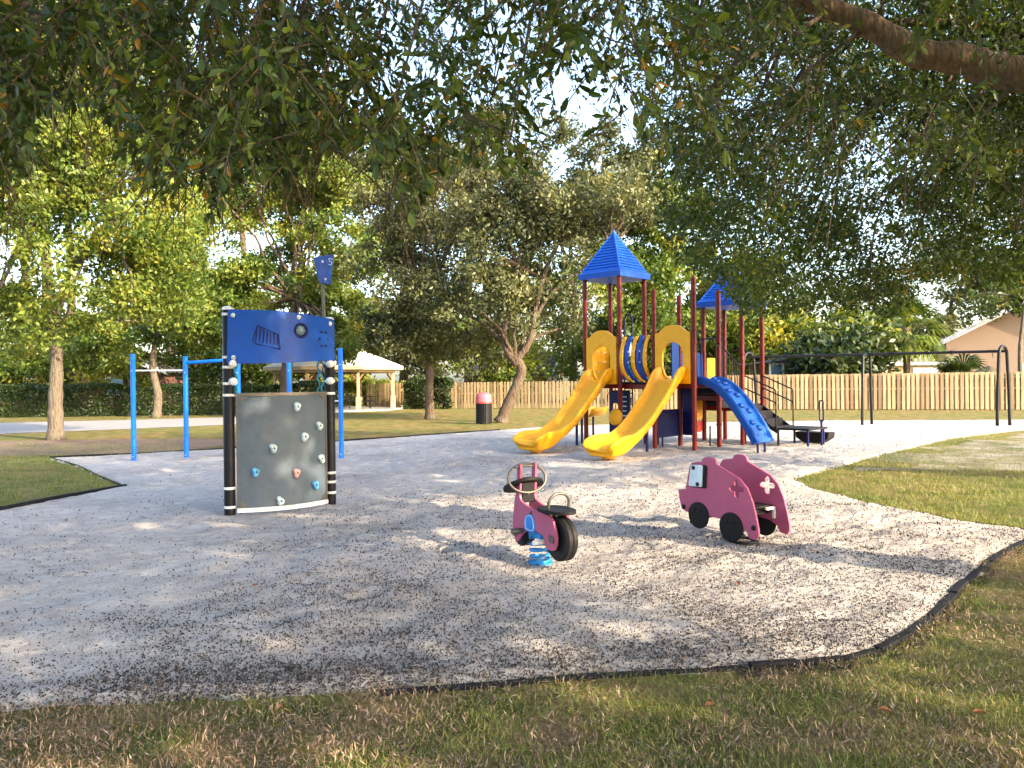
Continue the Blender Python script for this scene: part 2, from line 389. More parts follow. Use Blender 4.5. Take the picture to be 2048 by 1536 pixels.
def vnoise(x, y, s):
    x = x*s+100.3; y = y*s+57.7; xi = np.floor(x).astype(int); yi = np.floor(y).astype(int); fx = x-xi; fy = y-yi
    fx = fx*fx*(3-2*fx); fy = fy*fy*(3-2*fy); g = lambda i, j: _g[i % 256, j % 256]
    return (g(xi, yi)*(1-fx)+g(xi+1, yi)*fx)*(1-fy)+(g(xi, yi+1)*(1-fx)+g(xi+1, yi+1)*fx)*fy

# lawn: one sheet to the horizon
me = bpy.data.meshes.new('lawn'); s_ = 900
me.from_pydata([(-s_, -s_, 0), (s_, -s_, 0), (s_, s_, 0), (-s_, s_, 0)], [], [(0, 1, 2, 3)])
link('lawn', me, 'lawn', kind='structure')

# sand: a trodden sheet whose rim sinks below the turf
HS = 0.09
xs = np.arange(-13.5, 30, HS); ys = np.arange(3.2, 33, HS); NX, NY = len(xs), len(ys)
XX, YY = np.meshgrid(xs, ys); P2 = np.stack([XX.ravel(), YY.ravel()], 1)
sd = sdist(P2, SAND)+(vnoise(P2[:, 0], P2[:, 1], 1.3)-.5)*0.06+(vnoise(P2[:, 0], P2[:, 1], 3.1)-.5)*0.12+(vnoise(P2[:, 0], P2[:, 1], 9)-.5)*0.06
hgt = (vnoise(P2[:, 0], P2[:, 1], 0.35)-.5)*0.06+(vnoise(P2[:, 0], P2[:, 1], 0.9)-.5)*0.06+(vnoise(P2[:, 0], P2[:, 1], 2.7)-.5)*0.035+(vnoise(P2[:, 0], P2[:, 1], 6.0)-.5)*0.028
for k in range(1500):                                                     # footprints
    if k % 3: cx, cy = rng.uniform(-3, 9), rng.uniform(6.5, 20)
    else: cx, cy = rng.uniform(-8, 20), rng.uniform(5, 29)
    i0, i1 = np.searchsorted(xs, [cx-.35, cx+.35]); j0, j1 = np.searchsorted(ys, [cy-.35, cy+.35])
    if i1-i0 < 2 or j1-j0 < 2: continue
    a = rng.uniform(0, 3.14); gx = XX[j0:j1, i0:i1]-cx; gy = YY[j0:j1, i0:i1]-cy
    u_ = gx*math.cos(a)+gy*math.sin(a); w_ = -gx*math.sin(a)+gy*math.cos(a)
    r2 = (u_/.15)**2+(w_/.075)**2; dz = -0.030*np.exp(-r2)+0.012*np.exp(-(np.sqrt(r2)-1.5)**2*4)
    hgt.reshape(NY, NX)[j0:j1, i0:i1] += dz*rng.uniform(.6, 1.9)
for (cx, cy, rr_, dp) in [(0.52, 16.9, 1.0, .07), (1.95, 15.5, 1.0, .07), (5.5, 16.5, .9, .05), (.25, 6.7, .55, .045), (2.2, 7.7, .7, .05), (-2.9, 9.5, .9, .05), (12.2, 26.4, 1.2, .05), (14, 25.4, 1.2, .05)]:   # hollows scuffed out by feet
    r2 = ((XX-cx)**2+(YY-cy)**2)/rr_**2; hgt += (-dp*np.exp(-r2*1.6)+.35*dp*np.exp(-(np.sqrt(r2)-1.3)**2*6)).ravel()
SANDZ = np.clip(sd*0.45, -0.09, 0.038)+hgt*np.clip(sd*1.5, 0, 1)
SANDZ = np.where(sd > .05, np.where(SANDZ < .02, .008+.012*np.exp((np.minimum(SANDZ, .02)-.02)/.012), SANDZ), SANDZ)
def sand_z(x, y):
    i = np.clip(((x-xs[0])/HS).astype(int), 0, NX-2); j = np.clip(((y-ys[0])/HS).astype(int), 0, NY-2); Z = SANDZ.reshape(NY, NX)
    fx = np.clip((x-xs[0])/HS-i, 0, 1); fy = np.clip((y-ys[0])/HS-j, 0, 1)
    return (Z[j, i]*(1-fx)+Z[j, i+1]*fx)*(1-fy)+(Z[j+1, i]*(1-fx)+Z[j+1, i+1]*fx)*fy
keep = (SANDZ > -0.06).reshape(NY, NX)
kq = keep[:-1, :-1] & keep[1:, :-1] & keep[:-1, 1:] & keep[1:, 1:]
jj, ii = np.nonzero(kq); q0 = jj*NX+ii; idx = np.stack([q0, q0+1, q0+NX+1, q0+NX], 1)
used, inv = np.unique(idx.ravel(), return_inverse=True)
me = raw_mesh('sand', np.column_stack([P2, SANDZ])[used], np.full(len(idx), 4), inv, np.zeros(len(used)))
me.polygons.foreach_set('use_smooth', np.ones(len(me.polygons), bool))
link('sand', me, 'sand', kind='structure')

def sheet(name, pts, z, mat, kind='structure'):
    P = [Vector((p[0], p[1], z)) for p in pts]
    tr = tessellate_polygon([P]); me = bpy.data.meshes.new(name)
    me.from_pydata([tuple(p) for p in P], [], [tuple(t) for t in tr]); me.update()
    if me.polygons[0].normal.z < 0: me.flip_normals()
    return link(name, me, mat, kind=kind)
# the pale concrete road on the left
sheet('road', poly_px([(-900, 922), (0, 868), (260, 858), (445, 850), (640, 842), (640, 829), (445, 835), (220, 841), (0, 846), (-900, 862)]), 0.008, 'concrete')
# mulch ring under the left tree
ang = np.linspace(0, 2*math.pi, 40, endpoint=False); c0 = G(150, 893)
sheet('mulch_bed', [(c0.x+math.cos(a)*(4.6+.5*math.sin(3*a))+.3*math.sin(7*a), c0.y+math.sin(a)*(3.0+.4*math.cos(2*a))) for a in ang], 0.006, 'mulch')

# worn sandy ground inside the right hand lawn
BG_ = poly_px(smooth_outline([(1690, 950), (1760, 925), (1900, 890), (2100, 868), (2400, 862), (2500, 960), (2300, 1005), (2048, 1000), (1900, 985), (1780, 970)], 14)); BG_ += np.stack([vnoise(BG_[:, 0], BG_[:, 1], 1.9)-.5, vnoise(BG_[:, 1], BG_[:, 0], 1.7)-.5], 1)*1.5
sheet('bare_ground', BG_, 0.005, 'bare_ground')

# dark edging boards round the sand
def edging(px, name='sand_edging', hgt=0.05, th=0.04, step=1.3, z0=-0.02):
    root = bpy.data.objects.new(name, None); C.objects.link(root); root['kind'] = 'structure'
    P = [G(*p) for p in px]; root.location = P[0]
    L = 0; seg = []
    for a, b in zip(P[:-1], P[1:]):
        n = max(1, round((b-a).length/step)); seg += [(a.lerp(b, i/n), a.lerp(b, (i+1)/n)) for i in range(n)]
    for a, b in seg:
        d = b-a; o = obj('edging_board', box(0, d.length-0.012, -th/2, th/2, z0, hgt+random.uniform(-.012, .008)), 'edging', root, bevel=0.006)
        o.location = a-P[0]+Vector((0, random.uniform(-.012, .012), 0)); o.rotation_euler = (0, random.uniform(-.006, .006), math.atan2(d.y, d.x)+random.uniform(-.01, .01))
edging([(252, 976), (150, 994), (0, 1025), (-500, 1117)], hgt=0.07, th=0.06)
edging([(100, 917), (160, 934), (200, 954), (252, 976)], hgt=0.03, th=0.03)
edging([(100, 917), (240, 911), (450, 899), (690, 883), (1000, 861)], hgt=0.05, th=0.05)
edging([(760, 1388), (900, 1378), (1200, 1354), (1500, 1338), (1600, 1331), (1690, 1320)], hgt=0.028, th=0.05, step=.8)
edging([(1690, 1320), (1755, 1303), (1812, 1274), (1862, 1237), (1908, 1192), (1955, 1144), (2000, 1109), (2048, 1086), (2120, 1068)], hgt=0.030, th=0.055, step=.5)

# ------------------------------------------------------------------ fences
def fence(name, label, A, B, mat, hgt, bw, gap, both, cat='fence', dog=True):
    A = Vector(A); B = Vector(B); d = B-A; L = d.length
    t = thing(name, label, cat, A, math.atan2(d.y, d.x))
    n = int(L/(bw+gap))
    top = [(-bw/2, 0.03), (bw/2, 0.03), (bw/2, hgt-.03), (bw/2-.03, hgt), (-bw/2+.03, hgt), (-bw/2, hgt-.03)]
    s = plate(top, 0.018); me = bpy.data.meshes.new('board'); me.from_pydata(s[0], [], s[1]); me.materials.append(MATS[mat])
    for i in range(n):
        for side in ((-1, 1) if both else (-1,)):
            o = link('board', me, None, t); o.location = ((i+.5+(0.5 if side > 0 else 0))*(bw+gap)+random.uniform(-.008, .008), side*0.05, random.uniform(-.012, .012))
            o.rotation_euler = (0, random.uniform(-.008, .008), 0)
    for z in (0.35, 1.0, 1.5): obj('rail', box(0, L, -0.038, 0.038, z*hgt/1.75-.04, z*hgt/1.75+.04), mat, t)
    for i in range(int(L/2.4)+1): obj('post', box(i*2.4-.045, i*2.4+.045, 0.062, 0.15, 0, hgt-.08), mat, t)
    return t
FA = Vector((25.8, 36.4, 0)); FM = Vector((8.0, 42.2, 0)); FB = Vector((-9.5, 50.3, 0))
fence('shadowbox_fence', 'tan new wood shadowbox fence standing behind the black swing frame', FM, FA, 'fence_new', 1.84, 0.14, 0.075, True)
fence('picket_fence', 'weathered pale wood picket fence behind the leaning oak and trash can', FB, FM, 'fence_old', 1.62, 0.14, 0.085, False)

# ------------------------------------------------------------------ buildings
def gable_house(name, label, loc, rz, w, dpt, eave, ridge, wall, roof, windows=(), over=0.5):
    t = thing(name, label, 'house', loc, rz)
    prof = [(-w/2, 0), (w/2, 0), (w/2, eave), (0, ridge), (-w/2, eave)]
    obj('wall', xf(plate(prof, dpt), Matrix.Translation((0, dpt/2, 0))), wall, t)
    k = (ridge-eave)/(w/2); e = over
    for s in (-1, 1):
        pr = [(0, ridge+.03), (s*(w/2+e), eave-k*e+.03), (s*(w/2+e), eave-k*e+.17), (0, ridge+.19)]
        r = obj('roof', xf(plate(pr, dpt+2*e), Matrix.Translation((0, dpt/2, 0))), roof, t)
        pf = [(0, ridge-.12), (s*(w/2+e), eave-k*e-.12), (s*(w/2+e), eave-k*e+.19), (0, ridge+.21)]
        obj('fascia', xf(plate(pf, .04), Matrix.Translation((0, -e-.025, 0))), 'fascia', r)
    for (x, z, ww, hh, m) in windows:
        f = obj('window', merge(box(x-ww/2-.08, x+ww/2+.08, -.05, .02, z+hh, z+hh+.08), box(x-ww/2-.08, x+ww/2+.08, -.05, .02, z-.08, z),
                                box(x-ww/2-.08, x-ww/2, -.05, .02, z, z+hh), box(x+ww/2, x+ww/2+.08, -.05, .02, z, z+hh)), 'fascia', t)
        obj('pane', box(x-ww/2, x+ww/2, -.02, .01, z, z+hh), m, f)
    return t
hy = 47.0; hl = at(1893, 740, hy); hr = at(2200, 700, hy); HR_ = R(-26)
gable_house('gable_house', 'peach stucco house with white gable fascia beyond the wood fence', (hl.x+math.cos(HR_)*(hr.x-hl.x)/2, hy+math.sin(HR_)*(hr.x-hl.x)/2, 0), HR_, hr.x-hl.x, 9, at(1893, 682, hy).z, at(2060, 600, hy).z, 'peach_stucco', 'dark_roof',
            [(-.3, 1.15, 0.85, 1.15, 'window_blue')])
wy = 46.0; wl = at(1738, 740, wy); wr = at(1886, 740, wy)
wg = thing('house_wing', 'low beige stucco wing with flat roof beside the peach house', 'building', (wl.x, wy, 0))
obj('wall', box(0, wr.x-wl.x, 0, 5, 0, 2.35), 'beige_stucco', wg); obj('roof', box(-.3, wr.x-wl.x+.2, -.3, 5.2, 2.352, 2.52), 'fascia', wg)
wx = at(1850, 740, wy).x-wl.x; wf = obj('window', box(wx-.75, wx+.75, -.05, 0.01, 1.5, 2.2), 'fascia', wg); obj('pane', box(wx-.65, wx+.65, -.07, -.02, 1.58, 2.12), 'window_blue', wf)
py = 45.0; pl = at(1540, 740, py); pr_ = at(1722, 740, py)
pc = thing('screened_porch', 'white framed screened porch seen above the fence behind the swings', 'porch', (pl.x, py, 0)); pw = pr_.x-pl.x
obj('roof', xf(plate([(-.3, 2.55), (pw+.3, 2.55), (pw/2, 3.1)], 4.4), Matrix.Translation((0, 2, 0))), 'dark_roof', pc)
obj('back_wall', box(0, pw, 3.8, 4, 0, 2.5), 'beige_stucco', pc)
for i in range(8):
    x = pw*i/7; obj('post', box(x-.05, x+.05, -.05, .05, 0, 2.5), 'white_plastic', pc)
for z in (1.0, 2.45): obj('beam', box(0, pw, -.04, .04, z, z+.1), 'white_plastic', pc)
for i in range(7): obj('screen_pane', box(pw*i/7+.06, pw*(i+1)/7-.06, -.01, .01, 1.12, 2.43), 'window_glass', pc)
dy = 66.0; dh = at(1112, 760, dy)
gable_house('dark_roof_house', 'small house with a black roof between trees behind the picket fence', (dh.x, dy, 0), R(72), 6, 6.5, 2.3, 4.0, 'cream_paint', 'dark_roof', [(0.6, 1, .9, 1.1, 'window_glass')])
by = 58.0; bh = at(150, 760, by)
gable_house('brick_house', 'red brick house with dark roof glimpsed behind the clipped hedge', (bh.x, by, 0), R(4), 13, 8, 2.7, 5.0, 'brick', 'dark_roof', [(-3, 1, 1.4, 1.2, 'window_glass'), (3, 1, 1.4, 1.2, 'window_glass')])

# ------------------------------------------------------------------ gazebo and picnic table
gc = Vector((at(672, 800, 47).x, 47, 0))
gz = thing('gazebo', 'cream open gazebo with hipped pale roof on the lawn', 'gazebo', gc, R(10)); gr = 3.7
obj('slab', lathe([(gr+.5, 0.0), (gr+.5, 0.10)], 8), 'concrete', gz)
for k in range(8):
    a = R(22.5+45*k); x, y = gr*math.cos(a), gr*math.sin(a)
    p = obj('post', box(x-.08, x+.08, y-.08, y+.08, 0.1, 2.25), 'cream_paint', gz, bevel=.01); obj('base', box(x-.14, x+.14, y-.14, y+.14, 0.1, 0.85), 'cream_paint', p, bevel=.01)
    b = R(22.5+45*(k+1)); x2, y2 = gr*math.cos(b), gr*math.sin(b)
    for q in ((x*.85+x2*.15, y*.85+y2*.15), (x2*.85+x*.15, y2*.85+y*.15)):
        c = (x, y) if q[0] == x*.85+x2*.15 else (x2, y2)
        obj('brace', cyl_between((c[0], c[1], 1.75), (q[0], q[1], 2.2), .05, 6), 'brown_paint', p)
e8 = gr+.65
obj('beam', lathe([(gr-.12, 2.25), (gr+.16, 2.25), (gr+.16, 2.45), (gr-.12, 2.45), (gr-.12, 2.25)], 8), 'cream_paint', gz).rotation_euler = (0, 0, R(22.5))
rf = obj('roof', lathe([(e8, 2.40), (e8, 2.62), (e8-.1, 2.66), (e8*.62, 3.25), (e8*.3, 3.75), (.25, 4.15), (.05, 4.2)], 8), 'gazebo_roof', gz); rf.rotation_euler = (0, 0, R(22.5))
obj('fascia', lathe([(e8+.03, 2.42), (e8+.03, 2.60), (e8+.002, 2.61), (e8+.002, 2.41), (e8+.03, 2.42)], 8), 'cream_paint', rf)
obj('cupola', lathe([(.45, 4.05), (.45, 4.35), (.1, 4.65), (.02, 4.7)], 8), 'gazebo_roof', rf)
pt = thing('picnic_table', 'dark metal picnic table with benches under the gazebo', 'table', (at(718, 800, 46).x, 46.3, 0.10), R(12))
obj('table_top', box(-.9, .9, -.38, .38, .70, .75), 'black_metal', pt, bevel=.02)
for s in (-1, 1):
    obj('bench', box(-.9, .9, s*.75-.14, s*.75+.14, .42, .46), 'black_metal', pt, bevel=.02)
    obj('frame', merge(tube(catmull([(s*.6, -.8, 0), (s*.6, -.75, .42), (s*.6, -.3, .5), (s*.6, -.3, .7)], 4), .03, 6), tube(catmull([(s*.6, .8, 0), (s*.6, .75, .42), (s*.6, .3, .5), (s*.6, .3, .7)], 4), .03, 6)), 'black_metal', pt)

# ------------------------------------------------------------------ trees
def clump_fill(cs, per, spread, flat=0.75):
    """leaf positions round clump centres; spread is one radius per clump"""
    n = len(cs); P = np.repeat(cs, per, 0); s = np.repeat(np.broadcast_to(spread, n), per)[:, None]
    d = unit(rng.normal(size=(n*per, 3)))*(rng.random((n*per, 1))**0.45)
    return P+d*s*np.array([1, 1, flat]), np.repeat(np.clip(rng.normal(.42, .20, n), 0, 1), per)
def ellipsoid(c, r, n, hollow=2.4):
    d = unit(rng.normal(size=(n, 3)))*(rng.random((n, 1))**(1/hollow)); return np.array(c)+d*np.array(r)
def limb_path(a, b, sag=0.1, n=5):
    a = np.array(a, float); b = np.array(b, float); L = np.linalg.norm(b-a); m = []
    for k in range(n+1):
        t = k/n; p = a+(b-a)*t; p[2] += L*sag*math.sin(math.pi*t); p += rng.normal(size=3)*L*0.025*(0 < k < n); m.append(p)
    return catmull(m, 3)
def trunk_mesh(path, r0, r1, n=10, flare=1.5):
    p = catmull(path, 6); m = len(p)
    rr = [(r0+(r1-r0)*i/(m-1))*(1+(flare-1)*math.exp(-i*1.1))*(1+.06*math.sin(i*2.1)) for i in range(m)]
    return tube(p, rr, n)
def bg_tree(name, label, stems, crowns, leafmat, bark, per=70, leaf=0.11, group=None, tintb=0.0, dens=1.0):
    """stems: [(path, r0, r1)], crowns: [(centre, radii, clumps, clump radius)] all in metres"""
    base = stems[0][0][0]; t = thing(name, label, 'tree', (base[0], base[1], 0), group=group); o = np.array([base[0], base[1], 0])
    for i, (p, r0, r1) in enumerate(stems):
        obj('trunk' if i == 0 else 'limb', trunk_mesh([np.array(q)-o for q in p], r0, r1, flare=1.35 if i == 0 else 1.0), bark, t, smooth='all')
    Ps = []; Ts = []; tips = [np.array(s[0][-1]) for s in stems]
    for (c, r, n, cr) in crowns:
        nb = max(5, int(n*dens/7)); bc = ellipsoid(c, r, nb, 2.6); k_ = rng.integers(0, nb, int(n*dens*1.5))
        cs = bc[k_]+unit(rng.normal(size=(len(k_), 3)))*(rng.random((len(k_), 1))**.5)*cr*np.array([2.0, 2.0, 1.25])
        kk = vnoise(cs[:, 0]+cs[:, 1]*.7, cs[:, 2]+cs[:, 1]*.3, 1.1/max(cr, .2)) > 0.26; cs = cs[kk]
        p, ti = clump_fill(cs, int(per*.98), rng.uniform(.4, 1.05, len(cs))*cr); Ps.append(p); Ts.append(ti)
        sel = cs[rng.choice(len(cs), min(len(cs), 7), replace=False)]
        lm = [tube([np.array(q)-o for q in limb_path(min(tips, key=lambda z: np.linalg.norm(z-s)), s)], list(np.linspace(.09, .02, 16)), 5) for s in sel]
        obj('limb', merge(*lm), bark, t, smooth='all', kind='stuff')
    P = np.concatenate(Ps)-o; T = np.clip(np.concatenate(Ts)+rng.normal(0, .17, len(P))+tintb, 0, 1)
    L = rng.uniform(.7, 1.25, len(P))*leaf*1.68
    link('crown', leaves('crown', P, L, L*.5, T), leafmat, t, kind='stuff'); return t
def E(px, py, rx, ry, Y, dep=None, n=60, cr=None):
    k = Y/FPX; c = at(px, py, Y); return (tuple(c), (rx*k, (dep or rx*k), ry*k), n, cr or 0.9)
def stem(pts, Y, r0, r1):
    return ([tuple(at(p[0], p[1], Y+(p[2] if len(p) > 2 else 0))) for p in pts], r0, r1)
Y = G(112, 880).y
bg_tree('oak_tree', 'tall pale trunked oak in brown mulch beside the concrete road', [stem([(112, 882), (111, 800), (113, 720), (104, 620), (92, 520), (84, 430)], Y, .22, .11), stem([(108, 650), (135, 560), (175, 490), (218, 440)], Y, .13, .06)],
        [E(150, 420, 200, 150, Y, n=120), E(10, 300, 190, 190, Y, n=120), E(300, 560, 110, 90, Y, n=50), E(40, 600, 120, 60, Y, n=34), E(260, 300, 130, 110, Y, n=50)], 'leaf_green', 'bark_grey', 120, .10, tintb=.12)
Y = 38.7
bg_tree('oak_tree', 'slender pale trunked tree between road and clipped hedge', [stem([(313, 836), (316, 790), (306, 740), (310, 690), (322, 640)], Y, .22, .12)],
        [E(300, 640, 120, 70, Y, n=55), E(400, 560, 110, 90, Y, n=60), E(220, 690, 90, 45, Y, n=30)], 'leaf_green', 'bark_grey', 110, .14)
Y = 41.0
bg_tree('oak_tree', 'broad dense green oak rising behind the climbing wall', [stem([(575, 836), (572, 760), (580, 680), (590, 600)], Y, .4, .2)],
        [E(560, 460, 225, 150, Y, n=170), E(680, 590, 110, 100, Y, n=70), E(470, 590, 110, 90, Y, n=60), E(600, 340, 160, 80, Y, n=60), E(650, 690, 60, 35, Y-4, n=12, cr=.6)], 'leaf_green', 'bark_brown', 130, .15, tintb=.12)
Y = G(860, 838).y
bg_tree('oak_tree', 'straight dark trunked oak on the lawn near the gazebo', [stem([(861, 840), (858, 790), (859, 730), (853, 690), (850, 620)], Y, .22, .12)],
        [E(860, 560, 125, 130, Y, n=110), E(775, 665, 70, 40, Y, n=26, cr=.7), E(940, 690, 85, 55, Y, n=45), E(880, 430, 110, 80, Y, n=60)], 'leaf_grey', 'bark_brown', 130, .12, tintb=.05)
Y = G(1003, 845).y
bg_tree('leaning_oak_tree', 'leaning forked oak beside the black trash can', [stem([(1002, 846), (1016, 810), (1034, 770), (1043, 738), (1028, 712)], Y, .25, .17), stem([(1035, 730), (1014, 700), (1008, 660), (1022, 600), (1035, 530)], Y, .17, .07), stem([(1032, 722), (1060, 680), (1072, 610), (1092, 540), (1120, 480)], Y, .15, .06), stem([(1068, 640), (1100, 590), (1160, 540), (1220, 490)], Y, .09, .04)],
        [E(1060, 470, 120, 120, Y, n=85), E(1190, 430, 95, 90, Y, n=48), E(990, 560, 75, 80, Y, n=45), E(1100, 620, 70, 45, Y, n=22), E(1000, 400, 110, 70, Y, n=45)], 'leaf_grey', 'bark_brown', 120, .11)
far = [('yellow green sunlit tree far behind the pale trunked oak', 130, 250, 300, 190, 52, 'leaf_yellow', 150), ('tall green tree filling the gap behind the broad dense oak', 480, 300, 220, 160, 56, 'leaf_yellow', 120),
       ('grey green tree far behind the straight trunked oak', 800, 400, 170, 140, 58, 'leaf_grey', 120), ('low olive tree behind the black roofed house', 1060, 620, 150, 110, 74, 'leaf_green', 110),
       ('feathery olive tree behind the tall blue tower roof', 1270, 610, 130, 100, 54, 'leaf_green', 90), ('sunlit yellow green tree behind the low blue roof', 1480, 630, 120, 110, 57, 'leaf_yellow', 110),
       ('rounded yellow bush tree above the fence behind the porch', 1610, 690, 120, 50, 52, 'leaf_yellow', 80), ('dark green tree between porch and house wing', 1690, 735, 75, 35, 43, 'leaf_hedge', 50),
       ('tall grey green tree behind the peach house', 1900, 600, 190, 110, 62, 'leaf_grey', 110), ('low autumn coloured trees behind the brick house', 250, 640, 330, 90, 66, 'leaf_yellow', 120), ('low green tree behind the gazebo roof', 720, 690, 190, 60, 64, 'leaf_yellow', 90),
       ('very tall sunlit tree towering behind the pale trunked oak', 40, 110, 230, 190, 60, 'leaf_yellow', 150), ('very tall yellowish tree towering behind the slender tree', 330, 190, 200, 190, 63, 'leaf_yellow', 140), ('very tall green tree towering behind the broad dense oak', 640, 230, 210, 170, 66, 'leaf_green', 140),
       ('very tall grey tree towering behind the leaning oak', 930, 300, 180, 130, 68, 'leaf_grey', 120), ('tall open crowned tree behind the tall blue roof', 1140, 420, 150, 80, 66, 'leaf_grey', 80), ('tall lacy grey tree high behind the gap in the canopy', 1220, 330, 120, 90, 62, 'leaf_grey', 60), ('tall olive tree between the two blue roofs', 1340, 480, 110, 120, 64, 'leaf_green', 90)]
for lab, px, py, rx, ry, Y, lm, n in far:
    c = at(px, py, Y); g = (c.x, Y, 0)
    bg_tree('far_tree', lab, [([g, (c.x+.3, Y, c.z*.4), (c.x, Y, c.z*.8)], .35, .18)], [E(px, py, rx, ry, Y, min(rx*Y/FPX, 4), n, 1.5)], lm, 'bark_brown', 110, .24, 'trees beyond the park')

# understorey: lower, bushy trees that close the view under the crowns
under = [('bushy olive tree behind the left end of the hedge', -60, 690, 130, 80, 50, 'leaf_yellow', 60), ('bushy dark tree hiding the left gable of the brick house', 75, 700, 120, 65, 49, 'leaf_green', 60),
         ('rust tinged bushy tree between hedge and brick house', 245, 705, 90, 55, 50, 'leaf_yellow', 45), ('bushy green tree behind the chin up bars', 380, 690, 120, 70, 51, 'leaf_green', 60),
         ('dark bushy tree behind the climbing wall panel', 520, 690, 110, 75, 54, 'leaf_green', 55), ('bushy tree behind the gazebo posts', 640, 740, 150, 45, 60, 'leaf_yellow', 60),
         ('rounded grey green tree right of the gazebo', 850, 710, 110, 60, 57, 'leaf_grey', 60), ('light green bushy tree above the picket fence by the trash can', 960, 720, 90, 55, 56, 'leaf_green', 50),
         ('yellow green bush behind the leaning oak', 1065, 730, 70, 45, 58, 'leaf_yellow', 35), ('olive tree between black roofed house and tall tower', 1190, 700, 80, 75, 60, 'leaf_green', 45),
         ('pale olive tree behind the bridge of curved slats', 1300, 700, 90, 80, 58, 'leaf_yellow', 50), ('tangled olive tree behind the low tower', 1420, 700, 90, 70, 55, 'leaf_green', 50), ('yellow green bush by the porch corner', 1530, 715, 60, 40, 52, 'leaf_yellow', 30)]
for lab, px, py, rx, ry, Y, lm, n in under:
    c = at(px, py, Y); g = (c.x, Y, 0)
    bg_tree('far_tree', lab, [([g, (c.x+.2, Y, c.z*.4), (c.x, Y, c.z*.8)], .2, .10)], [E(px, py, rx, ry, Y, min(rx*Y/FPX, 3), n, 1.25)], lm, 'bark_brown', 100, .18, 'trees beyond the park')

# hedges and shrubs
def hedge(name, label, A, B, hgt, dep, n, mat, leaf=.11, cat='hedge', lump=.25):
    A = Vector(A); B = Vector(B); d = B-A; L = d.length; t = thing(name, label, cat, A, math.atan2(d.y, d.x))
    x = rng.uniform(0, L, n); a = rng.random(n); top = a > .62
    y = np.where(top, rng.uniform(-dep/2, dep/2, n), -dep/2+np.abs(rng.normal(0, .12, n))); z = np.where(top, hgt-np.abs(rng.normal(0, .12, n)), rng.uniform(0.03, hgt, n))
    z = z*(1+lump*(vnoise(x, y, .8)-.5)); y = y+lump*(vnoise(x, z, 1.3)-.5)
    Lf = rng.uniform(.7, 1.3, n)*leaf
    link('foliage', leaves('foliage', np.stack([x, y, z], 1), Lf, Lf*.55, np.clip(rng.normal(.4, .22, n)+.3*(vnoise(x, z, .9)-.5), 0, 1), nrm=np.array([0, -.5, .5])), mat, t, kind='stuff')
    st = [cyl_between((i, 0, 0), (i+random.uniform(-.2, .2), random.uniform(-.2, .2), hgt*.8), .03, 5) for i in np.arange(.3, L, .6)]
    obj('stem', merge(*st), 'bark_brown', t, kind='stuff'); return t
hedge('clipped_hedge', 'long dark clipped hedge along the far side of the road', (-42, 40.2, 0), (-10.5, 42.0, 0), 1.62, 1.1, 60000, 'leaf_hedge', .13)
hedge('shrub_row', 'low yellow green shrubs in the sun behind the gazebo', (-14, 52, 0), (-5.2, 50.5, 0), 1.45, 1.4, 16000, 'leaf_yellow', .15, 'shrub', .6)
hedge('shrub', 'dark ivy shrub covering the end of the picket fence', (-6.6, 47.6, 0), (-3.6, 46.3, 0), 1.75, .7, 9000, 'leaf_hedge', .14, 'shrub', .5)
hedge('shrub_row', 'sunlit yellow shrubs at the road edge before the hedge end', (-33, 37.6, 0), (-27.5, 37.8, 0), 1.5, 1.0, 9000, 'leaf_yellow', .14, 'shrub', .6)

# palms behind the fence
def palm(name, label, loc, th, fr, nf, seed, mat='leaf_green', droop=.9):
    t = thing(name, label, 'palm', loc); rs = random.Random(seed)
    if th > .3: obj('trunk', trunk_mesh([(0, 0, 0), (.05, 0, th*.5), (0, 0, th)], .2, .17, 10, 1.2), 'bark_palm', t, smooth='all')
    for i in range(nf):
        az = rs.uniform(0, 6.28); el = R(rs.uniform(-45, 75)); V = []; cnt = []; ix = []; tn = []
        d = Vector((math.cos(az)*math.cos(el), math.sin(az)*math.cos(el), math.sin(el))); side = d.cross(Vector((0, 0, 1))).normalized(); up = side.cross(d)
        base = Vector((0, 0, th)); hub = base+d*fr*.5-Vector((0, 0, .1*fr))
        def q4(a, b, w):
            k = len(V); V.extend([a-side*w, a+side*w, b]); cnt.append(3); ix.extend([k, k+1, k+2]); tn.extend([rs.random()*.8]*3)
        q4(base, hub, .02)
        for k in range(13):
            an = R(-80+160*k/12); v = (d*math.cos(an)+side*math.sin(an)).normalized(); ln = fr*.62*(1-.25*abs(k-6)/6)
            mid = hub+v*ln*.6+up*.02; tip = hub+v*ln-Vector((0, 0, droop*ln*.35))
            w = up.cross(v).normalized()*.035*fr/1.1; k0 = len(V); V.extend([hub, mid+w, tip, mid-w]); cnt.append(4); ix.extend([k0, k0+1, k0+2, k0+3]); tn.extend([rs.random()*.8]*4)
        link('frond', raw_mesh('frond', np.array([tuple(p) for p in V]), np.array(cnt), np.array(ix), np.array(tn)), mat, t)
pY = 42.5; pp = at(1812, 740, pY)
palm('fan_palm', 'shaggy fan palm with thick trunk behind the fence near the house wing', (pp.x, pY, 0), at(1812, 655, pY).z, 2.3, 46, 3)
pp = at(1925, 745, 41.0); palm('fan_palm', 'low spreading palm shrub behind the fence below the peach wall', (pp.x, 41.0, 0), 1.35, 2.0, 26, 5, 'leaf_hedge')
pp = at(1700, 700, 49); palm('fan_palm', 'tall thin palm with yellow green crown above the porch', (pp.x, 49, 0), at(1700, 650, 49).z, 1.7, 30, 9, 'leaf_yellow')
pp = at(1962, 745, 44.0)
bg_tree('young_tree', 'thin bare stemmed tree in front of the peach house wall', [stem([(2042, 760), (2040, 700), (2046, 640), (2050, 600)], 43.0, .12, .07)], [E(2050, 600, 90, 50, 43.0, 2, 30, .8)], 'leaf_oak', 'bark_grey', 80, .14)

